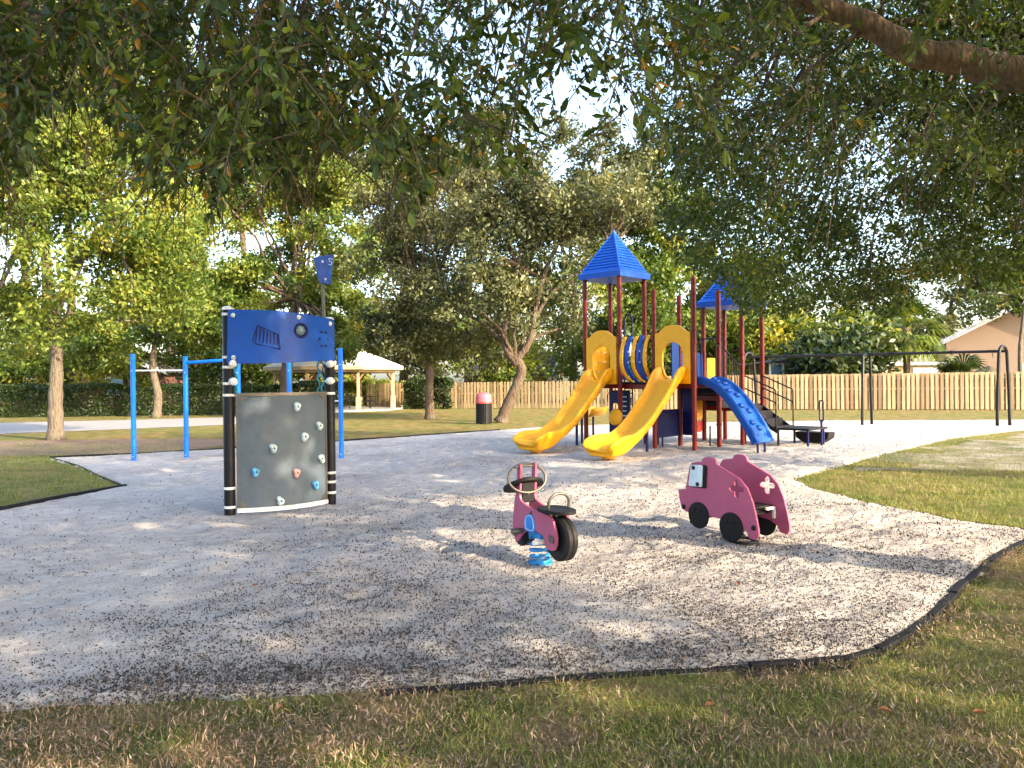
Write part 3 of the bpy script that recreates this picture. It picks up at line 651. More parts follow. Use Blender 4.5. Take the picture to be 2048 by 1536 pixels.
# ------------------------------------------------------------------ the two big oaks that roof the playground
SX, SY, ST = SUN_H.x, SUN_H.y, math.tan(SUN_EL)
def sunfall(P): return np.stack([P[:, 0]-SX*P[:, 2]/ST, P[:, 1]-SY*P[:, 2]/ST], 1)
def open_to_sun(P, keep_p=.05):
    """drop clumps that would stand between the sun and the sunny patches; a few stray ones stay and dapple"""
    g = sunfall(P); lit = np.zeros(len(P), bool)
    for pg in LIT: lit |= sdist(g, pg) > -0.1
    return ~(lit & (rng.random(len(P)) > keep_p))
GL = 96                                                              # chinks in the leaves that let single flecks of sun through
fleck = np.column_stack([np.where(np.arange(GL) % 2, rng.uniform(-3.5, 4.0, GL), rng.uniform(-7, 3, GL)), np.where(np.arange(GL) % 2, rng.uniform(2.6, 5.0, GL), rng.uniform(7, 15, GL)), np.zeros(GL)])
_wl, _wr = np.array(G(460, 1033)), np.array(G(662, 1011))
wallf = np.array([_wl+(_wr-_wl)*t_+np.array([.10, -.13, z_]) for t_, z_ in ((.18, 1.36), (.26, 1.38), (.72, .82), (.42, .55), (.50, .52), (.80, .50), (.66, .60), (.47, 2.42), (.88, .28))])
fleck = np.concatenate([fleck, wallf]); frad = np.concatenate([rng.uniform(.05, .15, GL), np.full(len(wallf), .10)])
def chinks(P):
    """True for points that do not stand in one of the chinks"""
    ok = np.ones(len(P), bool); s = np.array(SUN)
    for f_, r_ in zip(fleck, frad):
        d = P-f_; t = d@s; ok &= ~((np.einsum('ij,ij->i', d, d)-t*t < r_*r_) & (t > .4))
    return ok
def project(P):
    d = P-np.array([0, 0, CAM_H]); y = np.maximum(d[:, 1], .01)
    x_ = d[:, 0]/y*FPX; z_ = d[:, 2]/y*FPX; r = R(ROLL)
    return 1024+x_*math.cos(r)-z_*math.sin(r), YH-(x_*math.sin(r)+z_*math.cos(r)), d[:, 1] > .3
ENV_N = np.array([(-900, 330), (-60, 340), (40, 335), (85, 215), (150, 175), (225, 225), (285, 330), (340, 395), (385, 290), (425, 420), (470, 320), (560, 345), (640, 290), (700, 255), (765, 320), (825, 418), (870, 320), (930, 305), (985, 285), (1035, 398), (1072, 255), (1130, 195), (1190, 225), (1240, 300), (1285, 240), (1330, 330), (2048, 330), (3000, 330)], float)
ENV_R = np.array([(-2000, -100), (1265, -100), (1280, 330), (1310, 430), (1360, 520), (1420, 560), (1465, 582), (1488, 632), (1540, 636), (1590, 640), (1650, 652), (1730, 640), (1800, 640), (1880, 600), (1950, 560), (2048, 620), (3000, 650)], float)
def hangs_too_low(P, env, pad=0):
    px, py, fr = project(P); return fr & (py > np.interp(px, env[:, 0], env[:, 1])+pad)

OAK = Vector((7.6, 3.2, 0)); o1 = np.array(OAK)
oak = thing('overhanging_oak_tree', 'big oak whose dark leafy boughs hang over the playground foreground', 'tree', OAK)
obj('trunk', trunk_mesh([(0, 0, -.05), (.05, .1, 1.2), (-.1, .1, 2.6), (-.2, 0, 4.2), (-.3, -.3, 6.2)], .42, .22, 14, 1.5), 'bark_brown', oak, smooth='all')
BB = [[(7.5, 3.3, 2.5), (5.6, 4.8, 3.35), tuple(at(2060, 150, 5.6)), tuple(at(1930, 118, 5.7)), tuple(at(1830, 105, 5.8)), tuple(at(1740, 52, 5.9)), tuple(at(1620, 2, 6.0)), tuple(at(1500, -60, 6.1)), tuple(at(1350, -140, 6.3))],
      [(7.4, 3.2, 3.6), (5.0, 3.6, 4.6), (2.2, 4.0, 5.1), (-.8, 4.2, 5.2), (-3.4, 4.6, 4.9)],
      [(7.4, 3.2, 4.2), (4.0, 5.5, 5.2), (.5, 7.0, 5.7), (-3.0, 7.6, 5.6), (-5.5, 7.8, 5.2)],
      [(7.4, 3.0, 4.0), (5.0, 1.0, 5.2), (2.0, -1.0, 6.0), (-1.5, -2.0, 6.0)],
      [(7.3, 2.9, 4.6), (8.5, -1.0, 6.0), (9.5, -4.5, 6.6)]]
for i, b in enumerate(BB):
    p = catmull([np.array(q)-o1 for q in b], 6); r0, r1 = ((.145, .06) if i == 0 else (.16, .03))
    obj('branch', tube(p, [(r0+(r1-r0)*k/(len(p)-1))*(1+.07*math.sin(k*1.7)) for k in range(len(p))], 10), 'bark_bough_lit' if i == 0 else 'bark_brown', oak, smooth='all')
BP = np.concatenate([np.array(catmull(b, 6)) for b in BB])

# hanging twigs
def twig_cloud(n, ylo, yhi, pxlo, pxhi, pylo, env, bias=1.0):
    px = rng.uniform(pxlo, pxhi, n); Yd = ylo+(yhi-ylo)*rng.random(n)**bias
    low = np.interp(px, env[:, 0], env[:, 1]); py = pylo+(low-pylo)*rng.random(n)**0.85
    k = Yd/FPX; X = (px-1024)*k; Z = CAM_H+(YH-py)*k
    return np.stack([X, Yd, Z], 1)
T0 = np.concatenate([twig_cloud(1700, 2.7, 4.6, -250, 1330, -260, ENV_N), twig_cloud(4300, 4.4, 9.5, -350, 1500, -420, ENV_N, .8), twig_cloud(1100, 3.2, 6.5, 1300, 2250, -300, ENV_N)])
# clump them: keep twigs where a 3-D noise is high, so that the sky shows between the sprays
nz = vnoise(T0[:, 0]+T0[:, 2]*.8, T0[:, 1]-T0[:, 2]*.6, 1.7)*.6+vnoise(T0[:, 0]-T0[:, 2]*.7, T0[:, 2]+T0[:, 1]*.5, 3.3)*.4
px, py, fr = project(T0)
gap = np.exp(-(((px-1190)/150)**2+((py-210)/150)**2))*.30+np.exp(-(((px-140)/110)**2+((py-230)/60)**2))*.3+np.exp(-(((px-700)/70)**2+((py-110)/40)**2))*.25+np.exp(-(((px-230)/60)**2+((py-290)/50)**2))*.25
T0 = T0[(nz > .42+gap) & (T0[:, 2] < 6.4)]
T0 = T0[open_to_sun(T0, .35)]
bq = np.array(catmull(BB[0], 10)); bx, by_, _ = project(bq); bx, by_, bd = bx[8:], by_[8:], bq[8:, 1]                # keep the thick low bough free of leaves on its near side
px, py, fr = project(T0); dd = np.min(np.hypot(px[:, None]-bx[None], (py[:, None]+45)-by_[None]), axis=1); T0 = T0[~((dd < 85) & (T0[:, 1] < 6.4) & (px > 1560))]
nt_ = len(T0); tl = rng.uniform(.22, .55, nt_)
td = unit(np.stack([rng.normal(0, .8, nt_), rng.normal(0, .8, nt_), -rng.uniform(.3, 1.5, nt_)], 1))
m = 17; tt = np.tile(np.linspace(.12, 1, m), (nt_, 1))+rng.normal(0, .03, (nt_, m)); droop = np.array([0, 0, -.22])
P = T0[:, None]+td[:, None]*(tl[:, None]*tt)[..., None]+droop*((tt**2)*tl[:, None])[..., None]
P = P.reshape(-1, 3); A = np.repeat(td, m, 0)*1.1+np.array([0, 0, -.35])
tint = np.clip(np.repeat(rng.normal(.45, .2, nt_), m)+rng.normal(0, .14, nt_*m), 0, .99); tint[rng.random(len(tint)) < .012] = 1.0
Lf = np.repeat(rng.uniform(.75, 1.25, nt_), m)*rng.uniform(.036, .072, len(P)); sel = ~hangs_too_low(P, ENV_N*np.array([1, 1]), 22) | (rng.random(len(P)) < .0)
sel &= chinks(P); P, A, tint, Lf = P[sel], A[sel], tint[sel], Lf[sel]
# the 300 leaves that show largest are leaves of their own
d = np.linalg.norm(P-np.array([0, 0, CAM_H]), axis=1); px, py, fr = project(P); vis = (px > 20) & (px < 2028) & (py > 15) & (py < 760)
score = np.where(vis, Lf/d, 0); big = np.argsort(-score)[:300]; rest = np.ones(len(P), bool); rest[big] = False
for cl_, shp in ((rest & (d < 5.2), 'oak'), (rest & (d >= 5.2), 'rhomb')):
    link('crown', leaves('crown', P[cl_]-o1, Lf[cl_], Lf[cl_]*rng.uniform(.30, .44, cl_.sum()), tint[cl_], axis=A[cl_], shape=shp), 'leaf_oak', oak, kind='stuff')
proto = []
for k in range(6):
    W_ = .30+.03*k; V = np.array([(0, 0, 0), (W_*.36, .30, .04), (W_*.5, .68, .02), (0, 1, -.10-.02*k), (-W_*.5, .68, .02), (-W_*.36, .30, .04)])
    proto.append(raw_mesh('leaf', V, np.array([4, 4]), np.array([0, 1, 2, 3, 0, 3, 4, 5]), np.full(6, .2+.13*k)))
    proto[-1].materials.append(MATS['leaf_oak'])
for i in big:
    lo = link('leaf', proto[int(i) % 6], None, oak); ax = Vector(A[i]+rng.normal(size=3)*.6).normalized()
    lo.rotation_euler = (ax.to_track_quat('Y', 'Z') @ Matrix.Rotation(random.uniform(-1.2, 1.2), 3, 'Y').to_quaternion()).to_euler()
    lo.location = P[i]-o1; lo.scale = (Lf[i],)*3
# thin wood: a ribbon-round twig through every spray, and spurs back to the boughs
tw = []
for i in range(nt_):
    a = T0[i]; b = a+td[i]*tl[i]*.9+droop*tl[i]; tw.append(tube([a-o1, (a+b)/2-o1+np.array([0, 0, .02]), b-o1], [.0035, .0028, .0015], 3))
obj('twig', merge(*tw), 'bark_brown', oak, kind='stuff')
sp = []
for i in rng.choice(nt_, 170, replace=False):
    q = T0[i]; j = np.argmin(np.linalg.norm(BP-(q+np.array([.6, -.2, .5])), axis=1))
    if np.linalg.norm(BP[j]-q) < 3.2: sp.append(tube([np.array(w)-o1 for w in limb_path(BP[j], q, .06, 4)], list(np.linspace(.022, .004, 13)), 5))
obj('twig', merge(*sp), 'bark_brown', oak, smooth='all', kind='stuff')
# the high crown above and behind the camera that throws the shade
cs = np.concatenate([ellipsoid((5.5, -1.5, 6.4), (9.0, 8.0, 2.6), 1050, 2.8), ellipsoid((10.5, -4, 4.6), (5, 5, 2.2), 260, 2.8), ellipsoid((0, 5, 7.4), (7, 6, 1.2), 240, 2.8)])
cs = cs[cs[:, 2] > 3.0]; pxc, pyc, frc = project(cs); cs = cs[~(frc & (pyc > -330))]; cs = cs[np.linalg.norm(cs-np.array([0, 0, 1.6]), axis=1) > 2.6]
gx = np.stack([rng.uniform(-9, .8, 420), rng.uniform(3.2, 15, 420)], 1); gz_ = rng.uniform(5.5, 9, 420)  # extra unseen clumps, added toward the sun to shade the left sand
cs = np.concatenate([cs, np.column_stack([gx[:, 0]+SX*gz_/ST, gx[:, 1]+SY*gz_/ST, gz_])])
pxc, pyc, frc = project(cs); cs = cs[~(frc & (pyc > -300) & (pxc < 2500))]; cs = cs[open_to_sun(cs, .04)]; cs = cs[vnoise(cs[:, 0]+cs[:, 2], cs[:, 1]-cs[:, 2]*.5, .55) > .14]
P, ti = clump_fill(cs, 90, rng.uniform(.55, 1.0, len(cs))); P = P[open_to_sun(P, .10) & chinks(P)]; ti = ti[:len(P)]
Lf = rng.uniform(.08, .14, len(P)); link('crown', leaves('crown', P-o1, Lf, Lf*.5, np.clip(ti+rng.normal(0, .15, len(P)), 0, .95)), 'leaf_oak', oak, kind='stuff')

OK2 = Vector((13.2, 8.6, 0)); o2 = np.array(OK2)
oak2 = thing('spreading_oak_tree', 'spreading oak whose dense dark crown hangs above the swing frame', 'tree', OK2)
obj('trunk', trunk_mesh([(0, 0, -.05), (-.05, .1, 1.5), (-.3, .2, 3.0), (-.5, .3, 5.0), (-.4, .3, 7.5)], .5, .2, 14, 1.5), 'bark_brown', oak2, smooth='all')
B2_ = [[(12.9, 8.8, 3.0), (10.5, 10.2, 4.6), (7.6, 11.2, 5.6), (4.6, 11.8, 5.9)], [(12.8, 8.8, 3.4), (11.0, 12.0, 5.0), (9.5, 14.5, 6.0)], [(12.8, 8.8, 3.2), (10.0, 8.8, 4.6), (6.5, 9.0, 5.6), (3.5, 9.4, 6.0)], [(12.7, 8.8, 5), (14, 5, 6.5), (15, 2, 7)]]
for b in B2_:
    p = catmull([np.array(q)-o2 for q in b], 6); obj('branch', tube(p, list(np.linspace(.17, .03, len(p))), 9), 'bark_brown', oak2, smooth='all')
BP2 = np.concatenate([np.array(catmull(b, 6)) for b in B2_])
n = 7800; px = rng.uniform(1240, 2500, n); Yd = rng.uniform(7.5, 15.5, n); low = np.interp(px, ENV_R[:, 0], ENV_R[:, 1]); py = -420+(low-15+420)*rng.random(n)**.8
k = Yd/FPX; cs = np.stack([(px-1024)*k, Yd, CAM_H+(YH-py)*k], 1)
cs = np.concatenate([cs[cs[:, 2] < 8.5], ellipsoid((13, 8, 7.0), (7.5, 7.5, 2.6), 420, 2.8)])
nz = vnoise(cs[:, 0]+cs[:, 2]*.8, cs[:, 1]-cs[:, 2]*.6, .9)*.6+vnoise(cs[:, 0]-cs[:, 2]*.7, cs[:, 2]+cs[:, 1]*.5, 2.1)*.4
pxg, pyg, _ = project(cs); gp = np.exp(-(((pxg-1780)/70)**2+((pyg-315)/35)**2))*.4+np.exp(-(((pxg-1310)/60)**2+((pyg-250)/140)**2))*.3
cs = cs[(nz > .38+gp) & (cs[:, 2] > 2.0)]
gx = np.stack([rng.uniform(7, 17, 230), rng.uniform(11, 20, 230)], 1); gz_ = rng.uniform(5, 9, 230)  # clumps added out of view to throw shade on the bare ground
cs = np.concatenate([cs, np.column_stack([gx[:, 0]+SX*gz_/ST, gx[:, 1]+SY*gz_/ST, gz_])])
cs = cs[~hangs_too_low(cs, ENV_R)]; cs = cs[open_to_sun(cs, .25)]
P, ti = clump_fill(cs, 46, rng.uniform(.16, .40, len(cs)), .8); keep_ = ~hangs_too_low(P, ENV_R, 14) & chinks(P); P, ti = P[keep_], ti[keep_]
Lf = rng.uniform(.06, .105, len(P)); link('crown', leaves('crown', P-o2, Lf, Lf*.42, np.clip(ti-.06+rng.normal(0, .15, len(P)), 0, .97), axis=np.array([0, 0, -.5])), 'leaf_oak', oak2, kind='stuff')
sp = []
for i in rng.choice(len(cs), 260, replace=False):
    q = cs[i]; j = np.argmin(np.linalg.norm(BP2-(q+np.array([.8, -.2, .4])), axis=1))
    if np.linalg.norm(BP2[j]-q) < 4.5: sp.append(tube([np.array(w)-o2 for w in limb_path(BP2[j], q, .05, 4)], list(np.linspace(.03, .006, 13)), 5))
obj('twig', merge(*sp), 'bark_brown', oak2, smooth='all', kind='stuff')

# ================================================================== PLAY EQUIPMENT
T = Matrix.Translation
def RX(a): return Matrix.Rotation(a, 4, 'X')
def RY(a): return Matrix.Rotation(a, 4, 'Y')
def RZ(a): return Matrix.Rotation(a, 4, 'Z')

# ---------------- climbing wall
wl_ = G(460, 1033); wr_ = G(662, 1011); dv = wr_-wl_; W = dv.length
cw = thing('climbing_wall', 'grey curved climbing wall with black banded posts, blue top panel and flag', 'climbing wall', wl_, math.atan2(dv.y, dv.x))
BUL = 0.20
def bend(s, off=0.0):
    """wrap a board (x along the wall, y its thickness) round the bulge of the wall"""
    out = []
    for x, y, z in s[0]:
        t = x/W; out.append((x+y*0.5*(1-2*t)*BUL*4/W*0.9, -BUL*4*t*(1-t)+y+off, z))
    return out, s[1]
def cut_plate(outline, t, holes=(), n=22):
    s = plate(outline, t, holes); bm = bmesh.new(); vv = [bm.verts.new(p) for p in s[0]]
    for f in s[1]:
        try: bm.faces.new([vv[i] for i in f])
        except ValueError: pass
    for k in range(1, n):
        bmesh.ops.bisect_plane(bm, geom=bm.verts[:]+bm.edges[:]+bm.faces[:], plane_co=(W*k/n, 0, 0), plane_no=(1, 0, 0))
    bm.verts.index_update(); r = ([tuple(v.co) for v in bm.verts], [tuple(v.index for v in f.verts) for f in bm.faces]); bm.free(); return r
for i, (x, topz) in enumerate(((0, 2.52), (W, 2.44))):
    p = obj('post', lathe([(.066, 0), (.066, topz-.02), (.055, topz)], 20, x, 0), 'black_post', cw, smooth=True)
    for z in ((.10, .33, 1.46, 1.60, 1.80, 1.92, 2.44) if i == 0 else (.16, .30, .42, 1.46, 1.62, 1.86)):
        obj('band', lathe([(.0665, z), (.069, z+.004), (.069, z+.028), (.0665, z+.032)], 20, x, 0), 'white_band', p, smooth=True)
    obj('cap', lathe([(.068, topz-.01), (.060, topz+.025), (.02, topz+.04)], 20, x, 0), 'white_band', p, smooth=True)
    for z in (1.64, 1.86):
        sx = 1 if i == 0 else -1
        obj('clamp', xf(lathe([(.035, 0), (.05, .03), (.045, .09), (.02, .11)], 12), T((x+sx*.03, -.065, z)) @ RX(R(90)) @ T((0, 0, -.03))), 'white_plastic', p, smooth=True)
    for k in range(2):
        sx = 1 if i == 0 else -1; rp = [(x+sx*(.085+.03*k+.018*math.sin(j*1.9+k*2)), .03+.06*k+.02*math.cos(j*1.3), 1.50+.055*j) for j in range(9)]
        obj('rope', tube(catmull(rp, 4), .011, 6), 'rope_teal', cw, smooth='all')
x0, x1 = .075, W-.075
obj('panel', bend(cut_plate([(x0, .10), (x1, .10), (x1, 1.46), (x0, 1.46)], .03)), 'wall_grey', cw, smooth=True)
for z0, z1, nm in ((.045, .098, 'bottom_rail'), (1.462, 1.50, 'top_rail')):
    obj(nm, bend(cut_plate([(x0, z0), (x1, z0), (x1, z1), (x0, z1)], .06)), 'steel' if nm == 'top_rail' else 'white_band', cw, smooth=True)
for (a, b) in ((x0, x0+.025), (x1-.025, x1)): obj('edge_strip', bend(cut_plate([(a, .101), (b, .101), (b, 1.459), (a, 1.459)], .042)), 'steel', cw)
for (a, sx) in ((x0+.026, 1), (x1-.026, -1)):
    for (z, sz) in ((.102, 1), (1.458, -1)): obj('corner_plate', bend(plate([(a, z), (a+sx*.09, z), (a, z+sz*.09)], .008), -.021), 'steel', cw)
def wall_point(cx, cy):
    t = (cx-178)/522; return (x0+(x1-x0)*t, 1.47-(cy-806-(1-t)*6)/(600-45*t)*1.40)
for n_, (cx, cy, m_) in enumerate([(495, 870, 'hold_pale'), (643, 970, 'hold_pale'), (540, 1025, 'hold_pale'), (357, 1083, 'hold_pale'), (655, 1138, 'hold_pale'), (265, 1208, 'hold_blue'), (487, 1210, 'hold_pink'), (610, 1273, 'hold_blue'), (393, 1353, 'hold_pale')]):
    x, z = wall_point(cx, cy); t = x/W; y = -BUL*4*t*(1-t)-.016; rs = random.Random(n_); V = []; Fc = []; N_ = 16
    sh = [rs.uniform(.75, 1.2) for _ in range(5)]
    def rad(a): return 1+.22*math.cos(a*2+sh[0]*3)+.15*math.cos(a*3+sh[1]*5)
    prof = [(.052, 0), (.056, -.018), (.046, -.042), (.028, -.056), (.016, -.054), (.013, -.035)]
    for r_, d_ in prof:
        for k in range(N_):
            a = 2*math.pi*k/N_; V.append((x+r_*rad(a)*math.cos(a), y+d_*(1+.25*math.sin(a+sh[2]*4)), z+r_*rad(a)*math.sin(a)*.9))
    for i in range(len(prof)-1):
        for k in range(N_): Fc.append((i*N_+k, i*N_+(k+1) % N_, (i+1)*N_+(k+1) % N_, (i+1)*N_+k))
    Fc.append(tuple((len(prof)-1)*N_+k for k in range(N_)))
    ho = obj('climbing_hold', (V, Fc), m_, cw, smooth='all', label={'hold_blue': 'blue climbing hold', 'hold_pink': 'pale pink climbing hold'}.get(m_))
    obj('bolt', xf(lathe([(.011, 0), (.011, .012), (.004, .016)], 10), T((x, y-.030, z)) @ RX(R(90))), 'black_metal', ho)
# blue upper panel with porthole and moulded emblems
pc_ = (W*.62, 2.27)
top = [(-.035, 1.86), (W*.25, 1.855), (W*.6, 1.875), (W+.035, 1.91), (W+.035, 2.44), (W*.7, 2.475), (W*.35, 2.505), (-.02, 2.51)]
up_ = obj('top_panel', bend(cut_plate(top, .032, [circ(pc_[0], pc_[1], .075, n=28)], 24), -.085), 'blue_plastic', cw, smooth=True)
yp = -BUL*4*.62*.38-.085
obj('porthole_ring', xf(tube([(.082*math.cos(a), .082*math.sin(a), 0) for a in np.linspace(0, 6.283, 33)[:-1]], .016, 8, True), T((pc_[0], yp-.016, pc_[1])) @ RX(R(90))), 'navy_plastic', up_, smooth='all')
obj('porthole_lens', xf(lathe([(.074, -.012), (.066, .008), (.045, .02), (.004, .026)], 24), T((pc_[0], yp, pc_[1])) @ RX(R(90))), 'window_glass', up_, smooth='all')
def wy_(x): t = x/W; return -BUL*4*t*(1-t)-.085
for (x, z) in ((.03, 2.44), (.03, 1.93), (W*.60, 2.435), (W-.04, 2.38)):
    obj('bolt_cap', xf(lathe([(.030, 0), (.028, .012), (.012, .020)], 14), T((x, wy_(x)-.014, z)) @ RX(R(90))), 'hold_pale' if x < .1 else 'white_plastic', up_, smooth='all')
ex, ez, ca_ = W*.30, 2.18, R(-17)
for k in range(7):                                                    # the striped basket emblem
    a = -.125+.25*k/6; hh = .092-.005*k
    q = [(ex+(a*math.cos(ca_)-s*hh*math.sin(ca_)*1.0), ez+(a*math.sin(ca_)+s*hh)) for s in (-1, 1)]
    obj('emblem_bar', tube([(q[0][0]+.02*(k < 9), wy_(q[0][0])-.019, q[0][1]), (q[1][0]-.02, wy_(q[1][0])-.019, q[1][1])], .0075, 6), 'navy_plastic', up_)
bl = [(ex-.16, ez-.04), (ex-.11, ez+.14), (ex+.13, ez+.03), (ex+.15, ez-.15), (ex-.13, ez-.085)]
obj('emblem_outline', tube([(p[0], wy_(p[0])-.019, p[1]) for p in bl], .008, 6, True), 'navy_plastic', up_)
for k in range(6):                                                    # the small emblem by the right post
    cx_ = W*.875+.07*math.cos(k*1.05); cz_ = 2.17+.10*math.sin(k*1.05); obj('emblem_mark', tube([(cx_-.018, wy_(cx_)-.018, cz_-.02), (cx_+.01, wy_(cx_)-.018, cz_+.018), (cx_+.022, wy_(cx_)-.018, cz_-.006)], .006, 6), 'navy_plastic', up_)
fp = obj('flag_pole', cyl_between((W-.02, .09, 2.2), (W-.045, .09, 2.98), .022, 12), 'steel', cw, smooth=True)
fl = obj('flag', plate([(W-.10, 2.93), (W+.05, 2.91), (W+.105, 3.32), (W-.175, 3.255)], .02), 'blue_plastic', cw, bevel=.006, loc=(0, .06, 0))
for (x, z) in ((W-.02, 2.98), (W-.06, 3.21)): obj('bolt_cap', xf(lathe([(.018, 0), (.008, .012)], 10), T((x, -.011, z)) @ RX(R(90))), 'white_plastic', fl)
obj('flag_mark', tube(catmull([(W+.075, -.013, 3.25), (W+.03, -.013, 3.26), (W+.035, -.013, 3.225), (W+.07, -.013, 3.21), (W+.055, -.013, 3.175), (W+.02, -.013, 3.185)], 4), .005, 5), 'pale_blue', fl)

# ---------------- blue fitness bars
fb0 = G(268, 925); fb = thing('fitness_bars', 'bright blue chin up bars with steel rungs behind the climbing wall', 'exercise bars', fb0)
fposts = [(G(268, 925), 2.27), (G(373, 921), 2.22), (G(478, 921), 2.20), (G(580, 921), 2.24), (G(683, 920), 2.35)]; bolts = []
for p, hh in fposts:
    q = p-fb0; o = obj('post', lathe([(.050, 0), (.050, hh-.03), (.056, hh-.028), (.056, hh-.005), (.03, hh)], 16, q.x, q.y), 'bar_blue', fb, smooth=True)
    for z in (.12, hh-.35): obj('bolt', xf(lathe([(.012, 0), (.006, .01)], 8), T((q.x, q.y-.05, z)) @ RX(R(90))), 'white_plastic', o)
def barp(i, z): q = fposts[i][0]-fb0; return Vector((q.x, q.y, z))
obj('chin_up_bar', cyl_between(barp(0, 1.92), barp(1, 1.92), .017, 10), 'white_plastic', fb, smooth=True)
obj('beam', cyl_between(barp(1, 2.08), barp(2, 2.14), .036, 12), 'bar_blue', fb, smooth=True)
obj('beam', cyl_between(barp(2, 2.14), barp(3, 2.18), .036, 12), 'bar_blue', fb, smooth=True)
obj('chin_up_bar', cyl_between(barp(3, 1.22), barp(4, 1.24), .017, 10), 'white_plastic', fb, smooth=True)

# ---------------- swing frame
sR = Vector((15.65, 24.5, 0)); sL = Vector((8.75, 28.4, 0)); dS = sL-sR; LS = dS.length
sw = thing('swing_frame', 'black steel swing frame with arched ends standing on the sand', 'swing frame', sR, math.atan2(dS.y, dS.x))
BH = 2.42; lg = Vector((.82, .57, 0)); lg.rotate(Matrix.Rotation(-math.atan2(dS.y, dS.x), 3, 'Z')); SKX, SKY = lg.x, lg.y
obj('top_beam', cyl_between((-.05, 0, BH), (LS+.05, 0, BH), .048, 14), 'black_metal', sw, smooth=True)
for x in (0, LS):
    sk_ = lambda q, z_: (x+q*SKX, q*SKY, z_)
    pth = [sk_(-.44, -.05), sk_(-.40, 1.0), sk_(-.31, 2.0)]+[sk_(-.28*math.cos(a), 2.28+.30*math.sin(a)) for a in np.linspace(.15, math.pi-.15, 9)]+[sk_(.31, 2.0), sk_(.40, 1.0), sk_(.44, -.05)]
    obj('arch', tube(catmull(pth, 3), .05, 12), 'black_metal', sw, smooth='all')
for s in (-1, 1): obj('leg', tube([(LS/2+s*.30*SKX, s*.30*SKY, -.05), (LS/2+s*.22*SKX, s*.22*SKY, BH-.05), (LS/2+s*.03*SKX, s*.03*SKY, BH)], .048, 12), 'black_metal', sw, smooth=True)
for x in (.18, .27, .40, .48, .62, .70, .83, .91):
    hg = obj('hanger', merge(box(LS*x-.03, LS*x+.03, -.06, .06, BH-.055, BH+.055), tube([(LS*x+.03*math.cos(a), 0, BH-.09+.035*math.sin(a)) for a in np.linspace(0, 6.283, 9)[:-1]], .008, 5, True)), 'black_metal', sw)
for x in (.02, .10): obj('chain', tube([(LS*x+.12, 0, BH-.05-.03*k) for k in range(6)], .012, 6), 'steel', sw)

# ---------------- trash can
tc_ = thing('trash_can', 'black slatted trash can with faded pink lid beside the leaning oak', 'trash can', G(968, 848))
obj('liner', lathe([(.23, .05), (.25, .80), (.255, .82)], 20), 'black_rubber', tc_, smooth=True)
for z in (.07, .42, .78): obj('hoop', lathe([(.275, z), (.292, z), (.292, z+.04), (.275, z+.04), (.275, z)], 24), 'black_metal', tc_)
sl_ = plate([(-.028, .03), (.028, .03), (.028, .80), (-.028, .80)], .012)
ms = bpy.data.meshes.new('slat'); ms.from_pydata(sl_[0], [], sl_[1]); ms.materials.append(MATS['black_metal'])
for k in range(22):
    a = 2*math.pi*k/22; o = link('slat', ms, None, tc_); o.location = (.30*math.cos(a), .30*math.sin(a), 0); o.rotation_euler = (0, 0, a+math.pi/2)
for k in range(3): a = 2.1*k; obj('foot', box(.2*math.cos(a)-.03, .2*math.cos(a)+.03, .2*math.sin(a)-.03, .2*math.sin(a)+.03, 0, .05), 'black_metal', tc_)
ld = obj('lid', lathe([(.30, .82), (.315, .84), (.31, 1.02), (.285, 1.12), (.20, 1.19), (.06, 1.215)], 24), 'lid_pink', tc_, smooth=True)
obj('bag_rim', lathe([(.305, .79), (.325, .80), (.322, .835), (.30, .838)], 24), 'red_plastic', tc_, smooth=True)

# ---------------- motorbike spring rider
bk0 = G(1085, 1130); HD = math.atan2(.87, -.50)
bk = thing('motorbike_spring_rider', 'pink and black motorbike spring rider with steel handles on a blue coil', 'spring rider', (bk0.x-.02, bk0.y+.02, 0), HD)
side = smooth_outline([(-.40, .30), (-.36, .20), (-.24, .20), (-.17, .30), (.05, .30), (.16, .24), (.24, .17), (.31, .22), (.32, .34), (.29, .50), (.245, .66), (.235, .80), (.225, .86), (.185, .87), (.175, .82), (.185, .68), (.19, .57), (.14, .53), (.0, .50), (-.16, .485), (-.30, .47), (-.36, .42)], 4)
for s in (-1, 1):
    pnl = obj('side_panel', plate(side, .022, (), T((0, s*.078, 0))), 'pink_plastic', bk, smooth=True, bevel=.004)
    for (x, z) in ((.205, .84), (.24, .62), (-.30, .30), (.0, .46)): obj('bolt', xf(lathe([(.016, 0), (.014, .008), (.005, .014)], 10), T((x, s*.09, z)) @ RX(R(90 if s < 0 else -90))), 'steel', pnl, smooth='all')
sk = smooth_outline([(-.05, .30), (.09, .30), (.10, .40), (.04, .445), (-.03, .44), (-.065, .37)], 3)
obj('badge', plate(sk, .004, (), T((0, .0915, 0))), 'sticker_blue', bk); obj('badge_line', tube([(p[0]*.8+.004, .094, p[1]*.8+.075) for p in sk], .004, 5, True), 'pale_blue', bk)
def wheel(x, z, r, w, name='wheel'):
    wo = obj(name, xf(lathe([(r*.55, -w*.36), (r*.9, -w*.5), (r, -w*.35), (r, -.008), (r*.965, 0), (r, .008), (r, w*.35), (r*.9, w*.5), (r*.55, w*.36)], 36), T((x, 0, z)) @ RX(R(90))), 'black_rubber', bk, smooth=True)
    obj('hub', xf(lathe([(.03, -.11), (.03, .11)], 12), T((x, 0, z)) @ RX(R(90))), 'steel', wo, smooth=True)
wheel(-.34, .285, .185, .115); wheel(.265, .25, .13, .10)
st_ = smooth_outline([(-.22, -.10), (-.02, -.14), (.10, -.07), (.10, .07), (-.02, .14), (-.22, .10), (-.29, 0)], 4)
seat = obj('seat', xf(plate(st_, .028), T((-.20, 0, .515)) @ RX(R(90))), 'black_rubber', bk, smooth=True, bevel=.006)
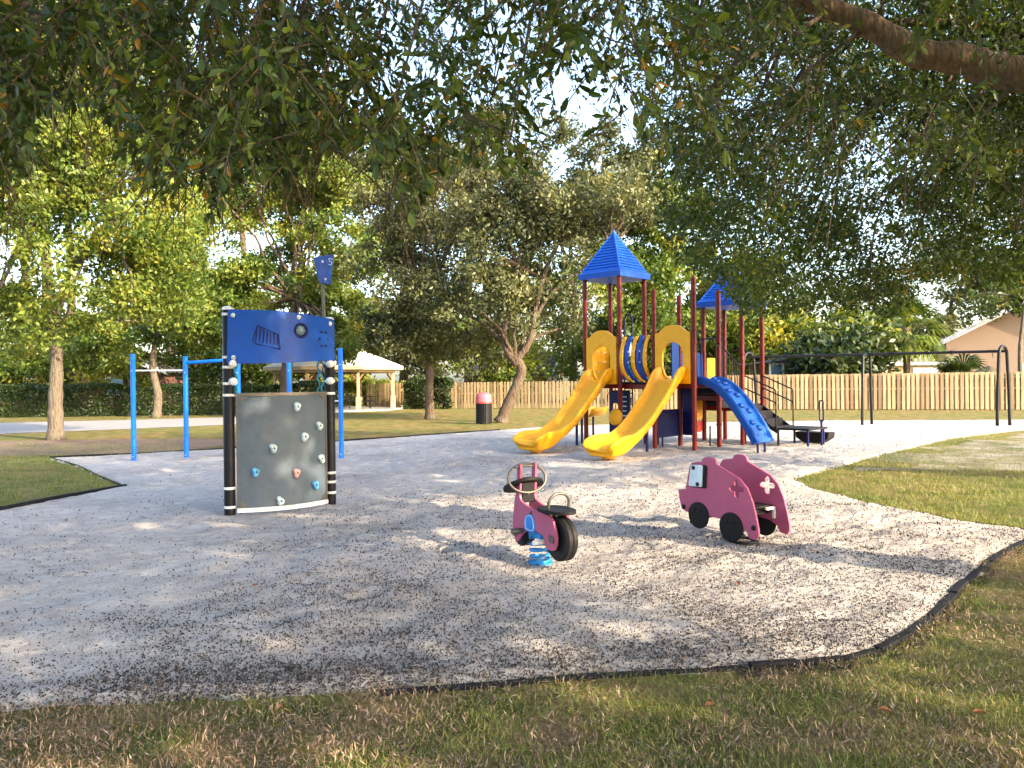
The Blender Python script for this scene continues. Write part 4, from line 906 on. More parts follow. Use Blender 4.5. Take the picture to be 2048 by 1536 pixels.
obj('seat_handle', tube(catmull([(-.30, -.10, .53), (-.31, -.10, .60), (-.315, -.06, .645), (-.315, 0, .66), (-.315, .06, .645), (-.31, .10, .60), (-.30, .10, .53)], 5), .013, 10), 'steel', bk, smooth='all')
obj('seat_post', merge(box(-.23, -.17, -.045, -.015, .42, .50), box(-.23, -.17, .015, .045, .42, .50)), 'steel', bk)
cwl = smooth_outline([(-.12, -.13), (0, -.19), (.12, -.14), (.15, 0), (.12, .14), (0, .19), (-.12, .13), (-.16, 0)], 4)
obj('cowl', xf(plate(cwl, .03), T((.27, 0, .665)) @ RY(R(28)) @ RX(R(90))), 'black_rubber', bk, smooth=True, bevel=.008)
obj('dash', plate([(.185, .52), (.215, .52), (.22, .74), (.20, .75), (.18, .70)], .13), 'black_rubber', bk, bevel=.01)
obj('dash_light', xf(lathe([(.008, 0), (.004, .006)], 8), T((.178, .0, .60)) @ RY(R(-90))), 'white_plastic', bk)
hb = [(.205+.03*math.sin(a), .195*math.cos(a), .735+.125*math.sin(a)) for a in np.linspace(0, 2*math.pi, 41)[:-1]]
obj('handlebar', tube(hb, .012, 10, True), 'steel', bk, smooth='all')
obj('crossbar', cyl_between((.205, -.12, .845), (.205, .12, .845), .011, 10), 'steel', bk, smooth=True)
for s in (-1, 1): obj('footrest', xf(lathe([(.022, 0), (.026, .02), (.026, .10), (.018, .115)], 14), T((.14 if s > 0 else .1, s*.09, .285)) @ RX(R(-90*s))), 'black_rubber' if s < 0 else 'steel', bk, smooth=True)
obj('footrest_tube', cyl_between((-.16, -.16, .235), (-.16, .165, .235), .021, 12), 'white_plastic', bk, smooth=True)
obj('saddle_block', box(-.10, .10, -.06, .06, .235, .30), 'spring_blue', bk, bevel=.01)
cp = [(.085*math.cos(t_), .085*math.sin(t_), .012+.225*t_/(2*math.pi*4.2)) for t_ in np.linspace(0, 2*math.pi*4.2, 90)]
obj('spring', tube(cp, .0135, 8), 'spring_blue', bk, smooth='all')
obj('base_clamp', lathe([(.11, -.03), (.11, .028), (.09, .034), (.02, .034)], 20), 'spring_blue', bk, smooth=True)

# ---------------- fire engine spring rider
tk = thing('fire_truck_spring_rider', 'pink toy truck spring rider with two side panels and black wheels', 'spring rider', (2.20, 7.68, 0), math.atan2(.83, -.56))
KX = 1/262.0                                                          # outline measured off the panel, in metres
def tp(cx, cz): return ((1470-cx)*.00218+.02, .10+(545-cz)*.001495)
out = [(1243, 298), (1290, 287), (1303, 205), (1316, 130), (1330, 102), (1392, 88), (1400, 64), (1418, 55), (1455, 55), (1470, 64), (1480, 98), (1540, 135), (1605, 172), (1645, 225), (1674, 310), (1692, 400), (1704, 480), (1704, 520), (1690, 545), (1655, 540), (1640, 500), (1600, 470), (1500, 452), (1440, 448), (1320, 446), (1285, 440), (1262, 425), (1250, 360)]
ol = [tp(*p) for p in out]
cc = tp(1588, 242); cr_ = []
for k in range(4):
    for j in range(7):
        a = R(90*k-90+180*j/6); dx, dz = math.cos(R(90*k)), math.sin(R(90*k)); cr_.append((cc[0]+.060*dx+.027*math.cos(a), cc[1]+.060*dz+.027*math.sin(a)))
    a = R(90*k+45); cr_.append((cc[0]+.037*math.cos(a), cc[1]+.037*math.sin(a)))
for s in (1, -1):
    yo = s*.23; sg = 1 if s > 0 else -1
    pn = obj('side_panel', plate(ol, .024, [cr_], T((0, yo, 0))), 'pink_plastic', tk, smooth=True, bevel=.004)
    wo = [tp(*p) for p in ((1334, 116), (1396, 110), (1404, 120), (1398, 252), (1392, 258), (1322, 260), (1318, 250))]
    fr_ = obj('window_frame', plate([((p[0]-tp(1345, 180)[0])*1.1+tp(1350, 182)[0]-.022, (p[1]-tp(1345, 180)[1])*1.05+tp(1345, 183)[1]) for p in wo], .012, (), T((0, yo+sg*.018, 0))), 'black_rubber', pn)
    obj('window', plate(wo, .012, (), T((0, yo+sg*.029, 0))), 'pale_blue', pn, bevel=.002)
    bl_ = [tp(1350, 134), tp(1374, 242)]
    wc = [(tp(1372, 452), .132), (tp(1560, 490), .140)]
    for (c, r) in wc:
        wl2 = obj('wheel', xf(lathe([(r, 0), (r, .012), (r-.008, .02), (.02, .024)], 40), T((c[0], yo+sg*.012, c[1])) @ RX(R(-90*sg))), 'black_rubber', pn, smooth=True)
        for q in ((-.04, .06), (.045, .05)): obj('bolt', xf(lathe([(.018, 0), (.016, .008), (.006, .014)], 12), T((c[0]+q[0], yo+sg*.034, c[1]+q[1])) @ RX(R(-90*sg))), 'black_metal', wl2, smooth='all')
    for c in bl_: obj('bolt', xf(lathe([(.022, 0), (.020, .008), (.006, .016)], 12), T((c[0], yo+sg*.034, c[1])) @ RX(R(-90*sg))), 'black_metal', pn, smooth='all')
    for c in (tp(1680, 470), tp(1278, 412)): obj('bumper_bolt', xf(lathe([(.026, 0), (.024, .01), (.008, .02)], 12), T((c[0], yo+sg*.011, c[1])) @ RX(R(-90*sg))), 'black_rubber', pn, smooth='all')
obj('seat', box(-.30, -.06, -.21, .21, .346, .370), 'black_rubber', tk, bevel=.006)
obj('seat_bracket', merge(box(-.26, -.23, -.215, .215, .281, .345), box(-.13, -.10, -.215, .215, .281, .345)), 'black_metal', tk)
obj('step_bracket', merge(box(-.34, -.31, -.215, -.08, .33, .355), box(-.34, -.31, -.215, -.19, .24, .329)), 'white_band', tk, bevel=.004)
obj('handle_bar', cyl_between((.14, -.22, .58), (.14, .22, .58), .014, 10), 'steel', tk, smooth=True)
obj('footrest', cyl_between((.2, -.22, .22), (.2, .22, .22), .016, 10), 'black_metal', tk, smooth=True)
obj('cross_beam', box(-.16, .16, -.217, .217, .24, .28), 'black_metal', tk, bevel=.005)
cp = [(.10*math.cos(t_), .10*math.sin(t_), .012+.225*t_/(2*math.pi*4)) for t_ in np.linspace(0, 2*math.pi*4, 90)]
obj('spring', tube(cp, .014, 8), 'black_metal', tk, smooth='all')
obj('base_ring', tube([(.13*math.cos(a)-.20, .13*math.sin(a)+.10, .04) for a in np.linspace(0, 6.283, 25)[:-1]], .014, 6, True), 'black_metal', tk, smooth='all')

# ---------------- the big play structure (local x along its front, y away from its slides)
b1 = G(1310, 901); UA = math.atan2(-.694, .72)
ps = thing('play_structure', 'large play structure with red posts, yellow slides, blue roofs and climber', 'play structure', b1, UA)
XA0, XA1, YA0, YA1 = -2.15, -1.10, .20, 1.25; DA = 1.58
XB, YB, YM, YC = 1.03, 1.08, 2.2, 3.25; DM = 1.28; DC = 1.0
def rpost(x, y, hgt, collars, r=.056):
    p = obj('post', lathe([(r, -.05), (r, hgt-.02), (r*.7, hgt)], 16, x, y), 'red_post', ps, smooth=True)
    for z in collars: obj('collar', lathe([(r+.001, z), (r+.012, z+.006), (r+.012, z+.05), (r+.001, z+.056)], 16, x, y), 'red_post', p, smooth=True)
    return p
for x, y in ((XA0, YA0), (XA1, YA0), (XA0, YA1), (XA1, YA1)): rpost(x, y, 4.16, (1.25, 1.48, 2.42, 2.66))
for x, y, hh in ((0, 0, 3.68), (XB, 0, 3.86), (0, YB, 3.62), (XB, YB, 3.66)): rpost(x, y, hh, (.55, 1.44, 2.40, 2.68))
for x, y in ((0, YM), (XB, YM), (0, YC), (XB, YC)): rpost(x, y, 3.44, (1.1, 1.9, 2.2))
def deck(x0, x1, y0, y1, z): 
    d = obj('deck', box(x0, x1, y0, y1, z-.05, z), 'deck_black', ps, bevel=.01)
    obj('deck_skirt', merge(box(x0, x1, y0-.0, y0+.02, z-.16, z-.051), box(x0, x1, y1-.02, y1, z-.16, z-.051), box(x0, x0+.02, y0+.021, y1-.021, z-.16, z-.051), box(x1-.02, x1, y0+.021, y1-.021, z-.16, z-.051)), 'red_post', d)
deck(XA0+.03, XA1-.03, YA0+.03, YA1-.03, DA); deck(.03, XB-.03, .03, YB-.03, DA); deck(.03, XB-.03, YB+.03, YM-.03, DM); deck(.03, XB-.03, YM+.03, YC-.03, DC)
deck(XA1+.03, -.03, .35, 1.0, DA-.02)
obj('riser', box(.05, XB-.05, YB+.005, YB+.025, DM+.002, DA-.055), 'deck_black', ps); obj('riser', box(.05, XB-.05, YM+.005, YM+.025, DC+.002, DM-.055), 'deck_black', ps)
obj('riser', box(XB-.025, XB-.005, YB+.06, YM-.06, DC-.05, DM-.17), 'deck_black', ps)

def roof(cx, cy, half, z0, apex, lip=.16):
    V = []; Fc = []; rings = [(half, z0), (half+.01, z0+lip*.85), (half-.02, z0+lip), (half*.90, z0+lip+.02)]
    n = 13; a0, h0 = half*.86, z0+lip+.03
    for k in range(n):
        t = k/n; t2 = (k+1)/n; r1 = a0*(1-t); r2 = a0*(1-t2); zz = h0+(apex-h0)*t; z2 = h0+(apex-h0)*t2
        rings += [(r1+.034, zz-.006), (r2+.012, z2-.012)]
    rings.append((.02, apex))
    for r, z in rings: V += [(cx-r, cy-r, z), (cx+r, cy-r, z), (cx+r, cy+r, z), (cx-r, cy+r, z)]
    m = len(rings)
    for i in range(m-1):
        for k in range(4): l = (k+1) % 4; Fc.append((i*4+k, i*4+l, (i+1)*4+l, (i+1)*4+k))
    Fc.append((3, 2, 1, 0)); Fc.append(tuple((m-1)*4+k for k in range(4)))
    o = obj('roof', (V, Fc), 'roof_blue', ps)
    for sx, sy in ((-1, -1), (1, -1), (1, 1), (-1, 1)): obj('hip_cap', cyl_between((cx+sx*(a0+.01), cy+sy*(a0+.01), h0+.01), (cx, cy, apex+.02), .028, 6), 'roof_blue', o, smooth=True)
    obj('finial', lathe([(.05, apex-.03), (.035, apex+.03), (.004, apex+.10)], 8, cx, cy), 'roof_blue', o)
roof((XA0+XA1)/2, (YA0+YA1)/2, .635, 4.12, 5.30); roof(XB/2, (YM+YC)/2, .63, 3.40, 4.45)

def slide(xc, y0, zd):
    # hood panel with an arched opening
    w = .455
    out = [(-w, zd-.06), (w, zd-.06), (w, zd+1.08), (w-.10, zd+1.10), (w-.17, zd+1.16)]+[(.28*math.cos(a), zd+1.13+.13*math.sin(a)) for a in np.linspace(.2, math.pi-.2, 9)]+[(-w+.17, zd+1.16), (-w+.10, zd+1.10), (-w, zd+1.08)]
    hole = [(.27*math.cos(a), zd+.60+.27*math.sin(a)) for a in np.linspace(0, math.pi, 13)]+[(-.27, zd+.3)]+[(.24*math.cos(a), zd+.26+.22*math.sin(a)) for a in np.linspace(math.pi, 2*math.pi, 13)]+[(.27, zd+.3)]
    root = obj('slide', xf(plate(out, .07, [hole]), T((xc, y0-.02, 0))), 'yellow_plastic', ps, smooth=True, bevel=.02)
    root['label'] = 'yellow moulded slide with arched entry hood'
    # bed: (y, z, wall height, half width, depth)
    st = [(-.03, .05, .26, .29, .05), (-.16, .03, .27, .29, .06), (-.32, -.07, .22, .29, .07), (-.55, -.27, .17, .285, .07), (-.95, -.60, .155, .285, .07), (-1.35, -.92, .15, .285, .07), (-1.70, -1.12, .15, .29, .08), (-1.95, -1.215, .15, .295, .12), (-2.2, -1.265, .185, .33, .18), (-2.45, -1.285, .19, .36, .20), (-2.65, -1.30, .155, .36, .19), (-2.76, -1.315, .11, .335, .15), (-2.80, -1.34, .045, .27, .08)]
    sp = catmull(st, 4); V = []; Fc = []; m = 0
    for i, (y, z, hw, w2, d_) in enumerate(sp):
        a = sp[max(i-1, 0)]; b = sp[min(i+1, len(sp)-1)]; ty, tz = b[0]-a[0], b[1]-a[1]; L = math.hypot(ty, tz); ny, nz_ = -tz/L, ty/L
        if nz_ < 0: ny, nz_ = -ny, -nz_
        sec = [(-w2-.055, hw-.035), (-w2-.045, hw), (-w2-.015, hw+.012), (-w2+.012, hw-.006), (-w2+.03, hw*.45), (-w2+.065, .045), (-w2*.6, .0), (0, -.008), (w2*.6, 0), (w2-.065, .045), (w2-.03, hw*.45), (w2-.012, hw-.006), (w2+.015, hw+.012), (w2+.045, hw), (w2+.055, hw-.035), (w2+.035, hw*.3), (w2-.01, -d_*.6), (w2*.7, -d_), (0, -d_-.01), (-w2*.7, -d_), (-w2+.01, -d_*.6), (-w2-.035, hw*.3)]
        m = len(sec)
        for x, q in sec: V.append((xc+x, y0+y+ny*q, zd+z+nz_*q))
    for i in range(len(sp)-1):
        for k in range(m): l = (k+1) % m; Fc.append((i*m+k, (i+1)*m+k, (i+1)*m+l, i*m+l))
    Fc.append(tuple(range(m))); Fc.append(tuple((len(sp)-1)*m+k for k in range(m-1, -1, -1)))
    obj('chute', (V, Fc), 'yellow_plastic', root, smooth='all')
    ft = y0-2.45; V, Fc = [], []
    for z, a, b in ((.04, .13, .16), (.09, .16, .19), (.16, .20, .24), (zd-1.285-.13, .26, .30)):
        V += [(xc+a*math.cos(t_), ft+b*.8*math.sin(t_), z) for t_ in np.linspace(0, 6.283, 17)[:-1]]
    for i in range(3):
        for k in range(16): l = (k+1) % 16; Fc.append((i*16+k, i*16+l, (i+1)*16+l, (i+1)*16+k))
    Fc.append(tuple(range(15, -1, -1))); Fc.append(tuple(48+k for k in range(16)))
    obj('foot', (V, Fc), 'yellow_plastic', root, smooth='all')
    obj('anchor', cyl_between((xc, ft, -.05), (xc, ft, .05), .025, 8), 'black_metal', root)
    obj('support_leg', cyl_between((xc-.22, y0-.75, -.05), (xc-.22, y0-.75, zd-.50), .032, 10), 'navy_plastic', root, smooth=True)
slide((XA0+XA1)/2, YA0, DA); slide(XB/2, 0, DA)

# curved slat barrier on the bridge
for k in range(5):
    t = (k+.5)/5; x = XA1+.07+(-XA1-.14)*t; y = YA0+(0-YA0)*t
    pth = catmull([(x, y+.02, DA+1.06), (x, y-.10, DA+.85), (x, y-.16, DA+.55), (x, y-.10, DA+.28), (x, y+.10, DA+.08), (x, y+.30, DA-.02)], 5)
    V = []; Fc = []
    for i, p in enumerate(pth):
        a = pth[max(i-1, 0)]; b = pth[min(i+1, len(pth)-1)]; ty, tz = b[1]-a[1], b[2]-a[2]; L = math.hypot(ty, tz); ny, nz_ = tz/L, -ty/L
        for sx, q in ((-.055, .0), (-.03, .022), (.03, .022), (.055, 0), (.03, -.022), (-.03, -.022)): V.append((p[0]+sx, p[1]+ny*q, p[2]+nz_*q))
    for i in range(len(pth)-1):
        for q in range(6): l = (q+1) % 6; Fc.append((i*6+q, i*6+l, (i+1)*6+l, (i+1)*6+q))
    Fc.append((5, 4, 3, 2, 1, 0)); Fc.append(tuple((len(pth)-1)*6+q for q in range(6)))
    sl2 = obj('barrier_slat', (V, Fc), ('yellow_plastic', 'blue_plastic')[k % 2], ps, smooth='all')
    for z in (.70, .45): obj('bolt', xf(lathe([(.018, 0), (.01, .012)], 8), T((x+.04, y-.17, DA+z)) @ RX(R(90))), 'white_plastic', sl2)
obj('bridge_rail', tube([(XA1+.05, YA0+.0, DA+.96), (-.05, 0, DA+.96)], .018, 8), 'red_post', ps, smooth=True)

# enclosure panels
def panel(name, p0, p1, z0, z1, mat, t=.03, arch=0, holes=(), label=None):
    a = Vector((*p0, 0)); b = Vector((*p1, 0)); L = (b-a).length; out = [(0, z0), (L, z0), (L, z1)]
    if arch: out += [(L*(1-k/8), z1+arch*math.sin(math.pi*k/8)) for k in range(1, 8)]
    out += [(0, z1)]
    o = obj(name, plate(out, t, holes), mat, ps, bevel=.008, label=label); o.location = a; o.rotation_euler = (0, 0, math.atan2(b.y-a.y, b.x-a.x)); return o
yp_ = panel('barrier_panel', (XA0, YA0+.07), (XA0, YA1-.07), DA+.05, DA+.92, 'yellow_plastic', arch=.12, label='yellow side panel with white studs')
for k in range(9): obj('stud', xf(lathe([(.028, 0), (.018, .02)], 10), T((.2+.25*(k % 3), -.016, DA+.25+.25*(k//3))) @ RX(R(90))), 'white_plastic', yp_)
panel('barrier_panel', (XA0+.07, YA1), (XA1-.5, YA1), DA+.05, DA+.95, 'blue_plastic', arch=.08); panel('barrier_panel', (XA1, YA1-.4), (XA1, YA1-.07), DA+.05, DA+.95, 'navy_plastic')
panel('barrier_panel', (0, YB+.07), (0, YM-.07), DM+.05, DM+.95, 'blue_plastic', arch=.06); panel('barrier_panel', (0, YM+.15), (0, YM+.75), DC+.45, DC+1.15, 'yellow_plastic')
panel('barrier_panel', (.02, .70), (.02, YB-.07), DA+.05, DA+.95, 'blue_plastic')
# rear arched climber rails and the tube loop below the bridge
for dx in (0,): obj('climber_rail', tube(catmull([(-1.78, 1.34, .1), (-1.78, 1.34, 2.9), (-1.76, 1.34, 3.18), (-1.66, 1.34, 3.30), (-1.56, 1.34, 3.18), (-1.54, 1.34, 2.9), (-1.54, 1.34, .1)], 6), .02, 8), 'navy_plastic', ps, smooth='all')
for k in range(9): obj('rung', cyl_between((-1.78, 1.34, .3+.14*k), (-1.54, 1.34, .3+.14*k), .014, 6), 'navy_plastic', ps)
obj('loop_rail', tube(catmull([(-.35, .9, 1.38), (-.85, .9, 1.38), (-.92, .9, 1.33), (-.92, .9, 1.10), (-.85, .9, 1.05), (-.35, .9, 1.05)], 4), .017, 8), 'black_metal', ps, smooth='all'); obj('loop_post', cyl_between((-.5, .9, 0), (-.5, .9, DA-.1), .02, 8), 'black_metal', ps)
# under deck A: navy ladder panel, yellow drum
lp_ = panel('ladder_panel', (XA0+.02, YA1-.1), (XA0+.66, YA1-.1), .22, 1.36, 'navy_plastic', .05, holes=[[(.07, .55), (.30, .55), (.30, .92)]+[(.185+.115*math.cos(a), .92+.12*math.sin(a)) for a in np.linspace(.3, math.pi-.3, 6)]+[(.07, .92)]])
for k in range(8): obj('rung', box(.40, .56, -.055, -.026, .34+.12*k, .37+.12*k), 'pale_blue', lp_)
dr = obj('drum', xf(lathe([(.05, 0), (.18, .02), (.20, .06), (.18, .10), (.10, .13), (.03, .14)], 20), T((XA1-.05, YA0-.07, .72)) @ RX(R(80))), 'yellow_plastic', ps, smooth=True)
obj('panel_leg', cyl_between((XA0-.1, YA0-.05, -.05), (XA0-.1, YA0-.05, .8), .03, 8), 'navy_plastic', ps)
# yellow scoop behind the first slide
V = []; Fc = []
for i in range(9):
    a = R(180*i/8)
    for y in (0, .35, .7): V.append((XA0-.95+.24*math.cos(a), YA1+.1+y, .86+.05*y-.24*math.sin(a)))
for i in range(8):
    for j in range(2): Fc.append((i*3+j, (i+1)*3+j, (i+1)*3+j+1, i*3+j+1))
sc_ = obj('scoop', (V, Fc), 'yellow_plastic', ps, smooth='all'); sm = sc_.modifiers.new('solid', 'SOLIDIFY'); sm.thickness = .03
obj('scoop_leg', cyl_between((XA0-.95, YA1+.45, -.05), (XA0-.95, YA1+.45, .63), .03, 8), 'navy_plastic', ps)
# under decks B and M
panel('play_panel', (0, .08), (0, YB-.08), .28, .92, 'navy_plastic', .04)
gp_ = panel('play_panel', (.08, YB), (.42, YB), .30, 1.38, 'navy_plastic', .05, arch=.06)
for z in (.50, .78): obj('knob', xf(lathe([(.03, 0), (.11, .03), (.10, .06), (.03, .08)], 14), T((.02, .45, z)) @ RY(R(-90))), 'red_plastic', ps, smooth=True)
panel('play_panel', (0, YB+.07), (0, YM-.1), .64, 1.30, 'yellow_plastic', .04, arch=.10)
Lc = YM-YB-.1; scal = [(0, .60), (0, .40)]+[(Lc*(k/18), .36-.05*abs(math.sin(k/18*math.pi*3))) for k in range(19)]+[(Lc, .40), (Lc, .60)]
ct = obj('counter', plate(scal, .05), 'red_plastic', ps, bevel=.008); ct.location = (-.03, YB+.05, 0); ct.rotation_euler = (0, 0, R(90))
obj('knob', xf(lathe([(.03, 0), (.12, .03), (.11, .08), (.03, .10)], 14), T((XB+.05, YM-.02, .62)) @ RY(R(90))), 'red_plastic', ps, smooth=True)
for (x, y) in ((-.15, .55), (.5, 1.6), (.9, 2.6)): obj('panel_leg', cyl_between((x, y, -.05), (x, y, .5), .022, 8), 'black_metal', ps)
# railings
obj('grab_rail', tube(catmull([(XB, .12, DA+.02), (XB, .12, DA+.95), (XB, .17, DA+1.04), (XB, .30, DA+1.05)], 5), .017, 8), 'black_metal', ps, smooth='all')
obj('grab_rail', tube(catmull([(XB+.02, YB-.16, DA), (XB+.02, YB-.16, DA+.7), (XB+.02, YB-.10, DA+.8), (XB+.02, YB-.02, DA+.78)], 5), .017, 8), 'black_metal', ps, smooth='all')
obj('grab_rail', tube(catmull([(0.05, YM-.2, DM), (0.05, YM-.2, 2.52), (0.1, YM-.2, 2.6), (.55, YM-.2, 2.6), (.6, YM-.2, 2.52), (.6, YM-.2, DM)], 5), .017, 8), 'navy_plastic', ps, smooth='all')
gd = obj('guard_rail', merge(tube([(XB, YB+.06, 2.42), (XB, YM-.25, 1.98), (XB, YM-.06, 1.95)], .02, 8), tube([(XB, YB+.06, DM+.08), (XB, YM-.06, DM+.08)], .018, 8)), 'black_metal', ps)
for k in range(8):
    y = YB+.12+(YM-YB-.24)*k/7; obj('bar', cyl_between((XB, y, DM+.08), (XB, y, max(1.96, 2.42-(y-YB-.06)*.57)), .012, 6), 'black_metal', gd)
# blue moulded arch climber
yc, wc2 = .58, .41; pth = catmull([(XB-.06, DA+.03), (XB+.16, DA+.0), (XB+.42, DA-.15), (XB+.70, DA-.44), (XB+.95, DA-.80), (XB+1.15, DA-1.14), (XB+1.24, DA-1.33)], 6); V = []; Fc = []
for i, p in enumerate(pth):
    a = pth[max(i-1, 0)]; b = pth[min(i+1, len(pth)-1)]; tx, tz = b[0]-a[0], b[1]-a[1]; L = math.hypot(tx, tz); nx_, nz_ = -tz/L, tx/L
    yy = yc+.20*(i/(len(pth)-1)); wv = .022*math.sin(i*1.05)
    sec = [(-wc2, .04), (-wc2+.03, .075), (-wc2+.07, .06), (-wc2+.10, .0+wv), (-.1, .015-wv), (.1, .0+wv*.6), (wc2-.10, .0-wv), (wc2-.07, .06), (wc2-.03, .075), (wc2, .04), (wc2-.02, -.10), (-wc2+.02, -.10)]
    m = len(sec)
    for y, q in sec: V.append((p[0]+nx_*q, yy+y, p[1]+nz_*q))
for i in range(len(pth)-1):
    for k in range(m): l = (k+1) % m; Fc.append((i*m+k, (i+1)*m+k, (i+1)*m+l, i*m+l))
Fc.append(tuple(range(m))); Fc.append(tuple((len(pth)-1)*m+k for k in range(m-1, -1, -1)))
ac = obj('arch_climber', (V, Fc), 'blue_plastic', ps, smooth=True, label='blue moulded arch climber with footholds')
for k in range(9):
    i = 4+k*3+(k % 2); p = pth[min(i, len(pth)-2)]; b = pth[min(i+1, len(pth)-1)]; ang_ = math.atan2(b[1]-p[1], b[0]-p[0]); yy = yc+.20*(i/len(pth))+(-.09 if k % 2 else .09)
    obj('foothold', xf(lathe([(.10, 0), (.085, .03), (.05, .055), (.02, .06)], 10), T((p[0], yy, p[1]+.01)) @ RY(-ang_) @ Matrix.Diagonal((.75, 1.1, 1, 1)) @ RY(R(-14))), 'blue_plastic', ac, smooth='all')
for yy in (.62, .95): obj('leg', cyl_between((XB+1.16, yy, -.05), (XB+1.16, yy, .42), .026, 8), 'navy_plastic', ac)
# stairs down from the low tower to the transfer platform
stt = bpy.data.objects.new('stairs', None); C.objects.link(stt); stt.parent = ps
for k in range(3):
    x = XB+.02+.26*k; z = DC-.17*(k+1)
    obj('step', box(x, x+.27, YM+.1, YC-.06, z-.04, z), 'deck_black', stt, bevel=.006); obj('riser', box(x, x+.02, YM+.1, YC-.06, z+.002, z+.128), 'deck_black', stt)
for y in (YM+.08, YC-.04):
    obj('stringer', plate([(XB, DC-.02), (XB+.85, DC-.60), (XB+.85, DC-.68), (XB, DC-.22)], .03, (), T((0, y, 0))), 'black_metal', stt)
    for dz in (.70, .40): obj('handrail', tube(catmull([(XB+.0, y, DC+dz), (XB+.35, y, DC+dz-.15), (XB+.72, y, DC+dz-.315), (XB+.79, y, DC+dz-.37), (XB+.80, y, DC+dz-.5), (XB+.80, y, DC-.6)], 4), .017, 8), 'black_metal', stt, smooth='all')
pf = bpy.data.objects.new('transfer_platform', None); C.objects.link(pf); pf.parent = ps
obj('deck', box(XB+.62, XB+1.46, YM+.35, YM+1.45, .40, .45), 'deck_black', pf, bevel=.012)
obj('lower_step', xf(plate([(-.42, .30), (.42, .30), (.40, .16), (.22, .04), (-.22, .04), (-.40, .16)], .40), T((XB+1.05, YM+1.68, 0))), 'deck_black', pf, bevel=.02)
for (x, y, mm) in ((.68, .45, 'black_metal'), (.68, 1.35, 'black_metal'), (1.38, .48, 'navy_plastic'), (1.38, 1.38, 'navy_plastic')): obj('leg', cyl_between((XB+x, YM+y, -.05), (XB+x, YM+y, .40), .028, 10), mm, pf, smooth=True)
gh = obj('grab_handle', cyl_between((XB+1.40, YM+1.22, .0), (XB+1.40, YM+1.22, .62), .028, 10), 'navy_plastic', pf, smooth=True)
obj('grip', tube([(XB+1.40+.075*u_/1, YM+1.22-.075*u_, .84+w_) for u_, w_ in ((-1, -.2), (-1, .2), (-.8, .235), (.8, .235), (1, .2), (1, -.2), (.8, -.235), (-.8, -.235))], .018, 8, True), 'navy_plastic', gh, smooth='all')

# ------------------------------------------------------------------ ground cover: grass, straw, crumbs of leaf and acorn
def scatter(n, f, tries=8):
    out = []
    while n > 0 and tries:
        q = f(n*2); out.append(q[:n]); n -= len(out[-1]); tries -= 1
    return np.concatenate(out)
def near_turf(n):
    Yd = 2.5+5.5*rng.random(n)**1.5; X = Yd*rng.uniform(-.74, .78, n); q = np.stack([X, Yd], 1)
    q = q[sand_z(q[:, 0], q[:, 1]) < .010]
    return q[vnoise(q[:, 0], q[:, 1], 1.1)*.45+vnoise(q[:, 0], q[:, 1], 3.3)*.55 > rng.uniform(.34, .64, len(q))]
q = scatter(62000, near_turf)
n = len(q); P = np.column_stack([q, np.full(n, -.004)])
tint = np.clip(.28+.5*(vnoise(q[:, 0], q[:, 1], .8)-.4)+rng.normal(0, .2, n), 0, 1)
link('grass', leaves('grass', P, rng.uniform(.018, .05, n), rng.uniform(.002, .0038, n), tint, axis=np.array([0, 0, 1.1]), shape='blade'), 'grass_blade', kind='stuff')['label'] = 'short green grass blades at the near edge of the sand'
def far_turf(n):
    Yd = 7.5+14*rng.random(n)**1.3; X = np.where(rng.random(n) < .62, rng.uniform(.30, .70, n), -rng.uniform(.42, .70, n))*Yd; q = np.stack([X, Yd], 1)
    sdq = sdist(q, SAND); return q[(sdq < .05) & (rng.random(len(q)) < np.where(sdq > -.35, 1, .45))]
q = scatter(40000, far_turf); n = len(q)
tint = np.clip(.42+.6*(vnoise(q[:, 0], q[:, 1], .6)-.45)+rng.normal(0, .18, n), 0, .95)
link('grass', leaves('grass', np.column_stack([q, np.full(n, -.004)]), rng.uniform(.03, .08, n), rng.uniform(.004, .007, n), tint, axis=np.array([0, 0, 1.2]), shape='blade'), 'grass_blade', kind='stuff')
def straw_f(n):
    Yd = 2.5+4.6*rng.random(n)**1.4; X = Yd*rng.uniform(-.74, .80, n); q = np.stack([X, Yd], 1); q = q[sand_z(q[:, 0], q[:, 1]) < .008]
    return q[vnoise(q[:, 0], q[:, 1], 1.1)*.45+vnoise(q[:, 0], q[:, 1], 3.3)*.55 < rng.uniform(.40, .85, len(q))]
q = scatter(60000, straw_f); n = len(q)
link('leaf_litter', leaves('leaf_litter', np.column_stack([q, rng.uniform(.001, .018, n)]), rng.uniform(.015, .055, n), rng.uniform(.0015, .007, n), np.clip(rng.normal(.45, .25, n), 0, 1), axis=np.array([0, 0, .15]), nrm=np.array([0, 0, 3.0])), 'litter', kind='stuff')
# dark crumbs on the sand
def crumbs(n):
    Yd = 3.6+18*rng.random(n)**2.6; X = Yd*rng.uniform(-.74, .75, n); q = np.stack([X, Yd], 1); sdq = sdist(q, SAND); k_ = (sdq > -.14) & ((sand_z(X, Yd) > -.004) | ((X > 1.2) & (Yd < 8))); q = q[k_]; sdq = sdq[k_]
    w = np.clip(1.15-(q[:, 1]-4)/7.0, .07, 1)*np.clip(.30+(q[:, 0]+2.6)*.35, .16, 1)+(.45*np.exp(-((sdq)/.25)**2)+1.2*np.exp(-((sdq)/.10)**2)*(q[:, 0] > 1.2))*(q[:, 1] < 9)
    w *= .32+1.7*vnoise(q[:, 0], q[:, 1], 1.1)*vnoise(q[:, 0]+9, q[:, 1], 3.0)
    return q[rng.random(len(q)) < w]
q = scatter(47000, crumbs, 20); n = len(q); z = np.maximum(sand_z(q[:, 0], q[:, 1]), .002)
far_s = np.clip(q[:, 1]/7, .8, 1.6)
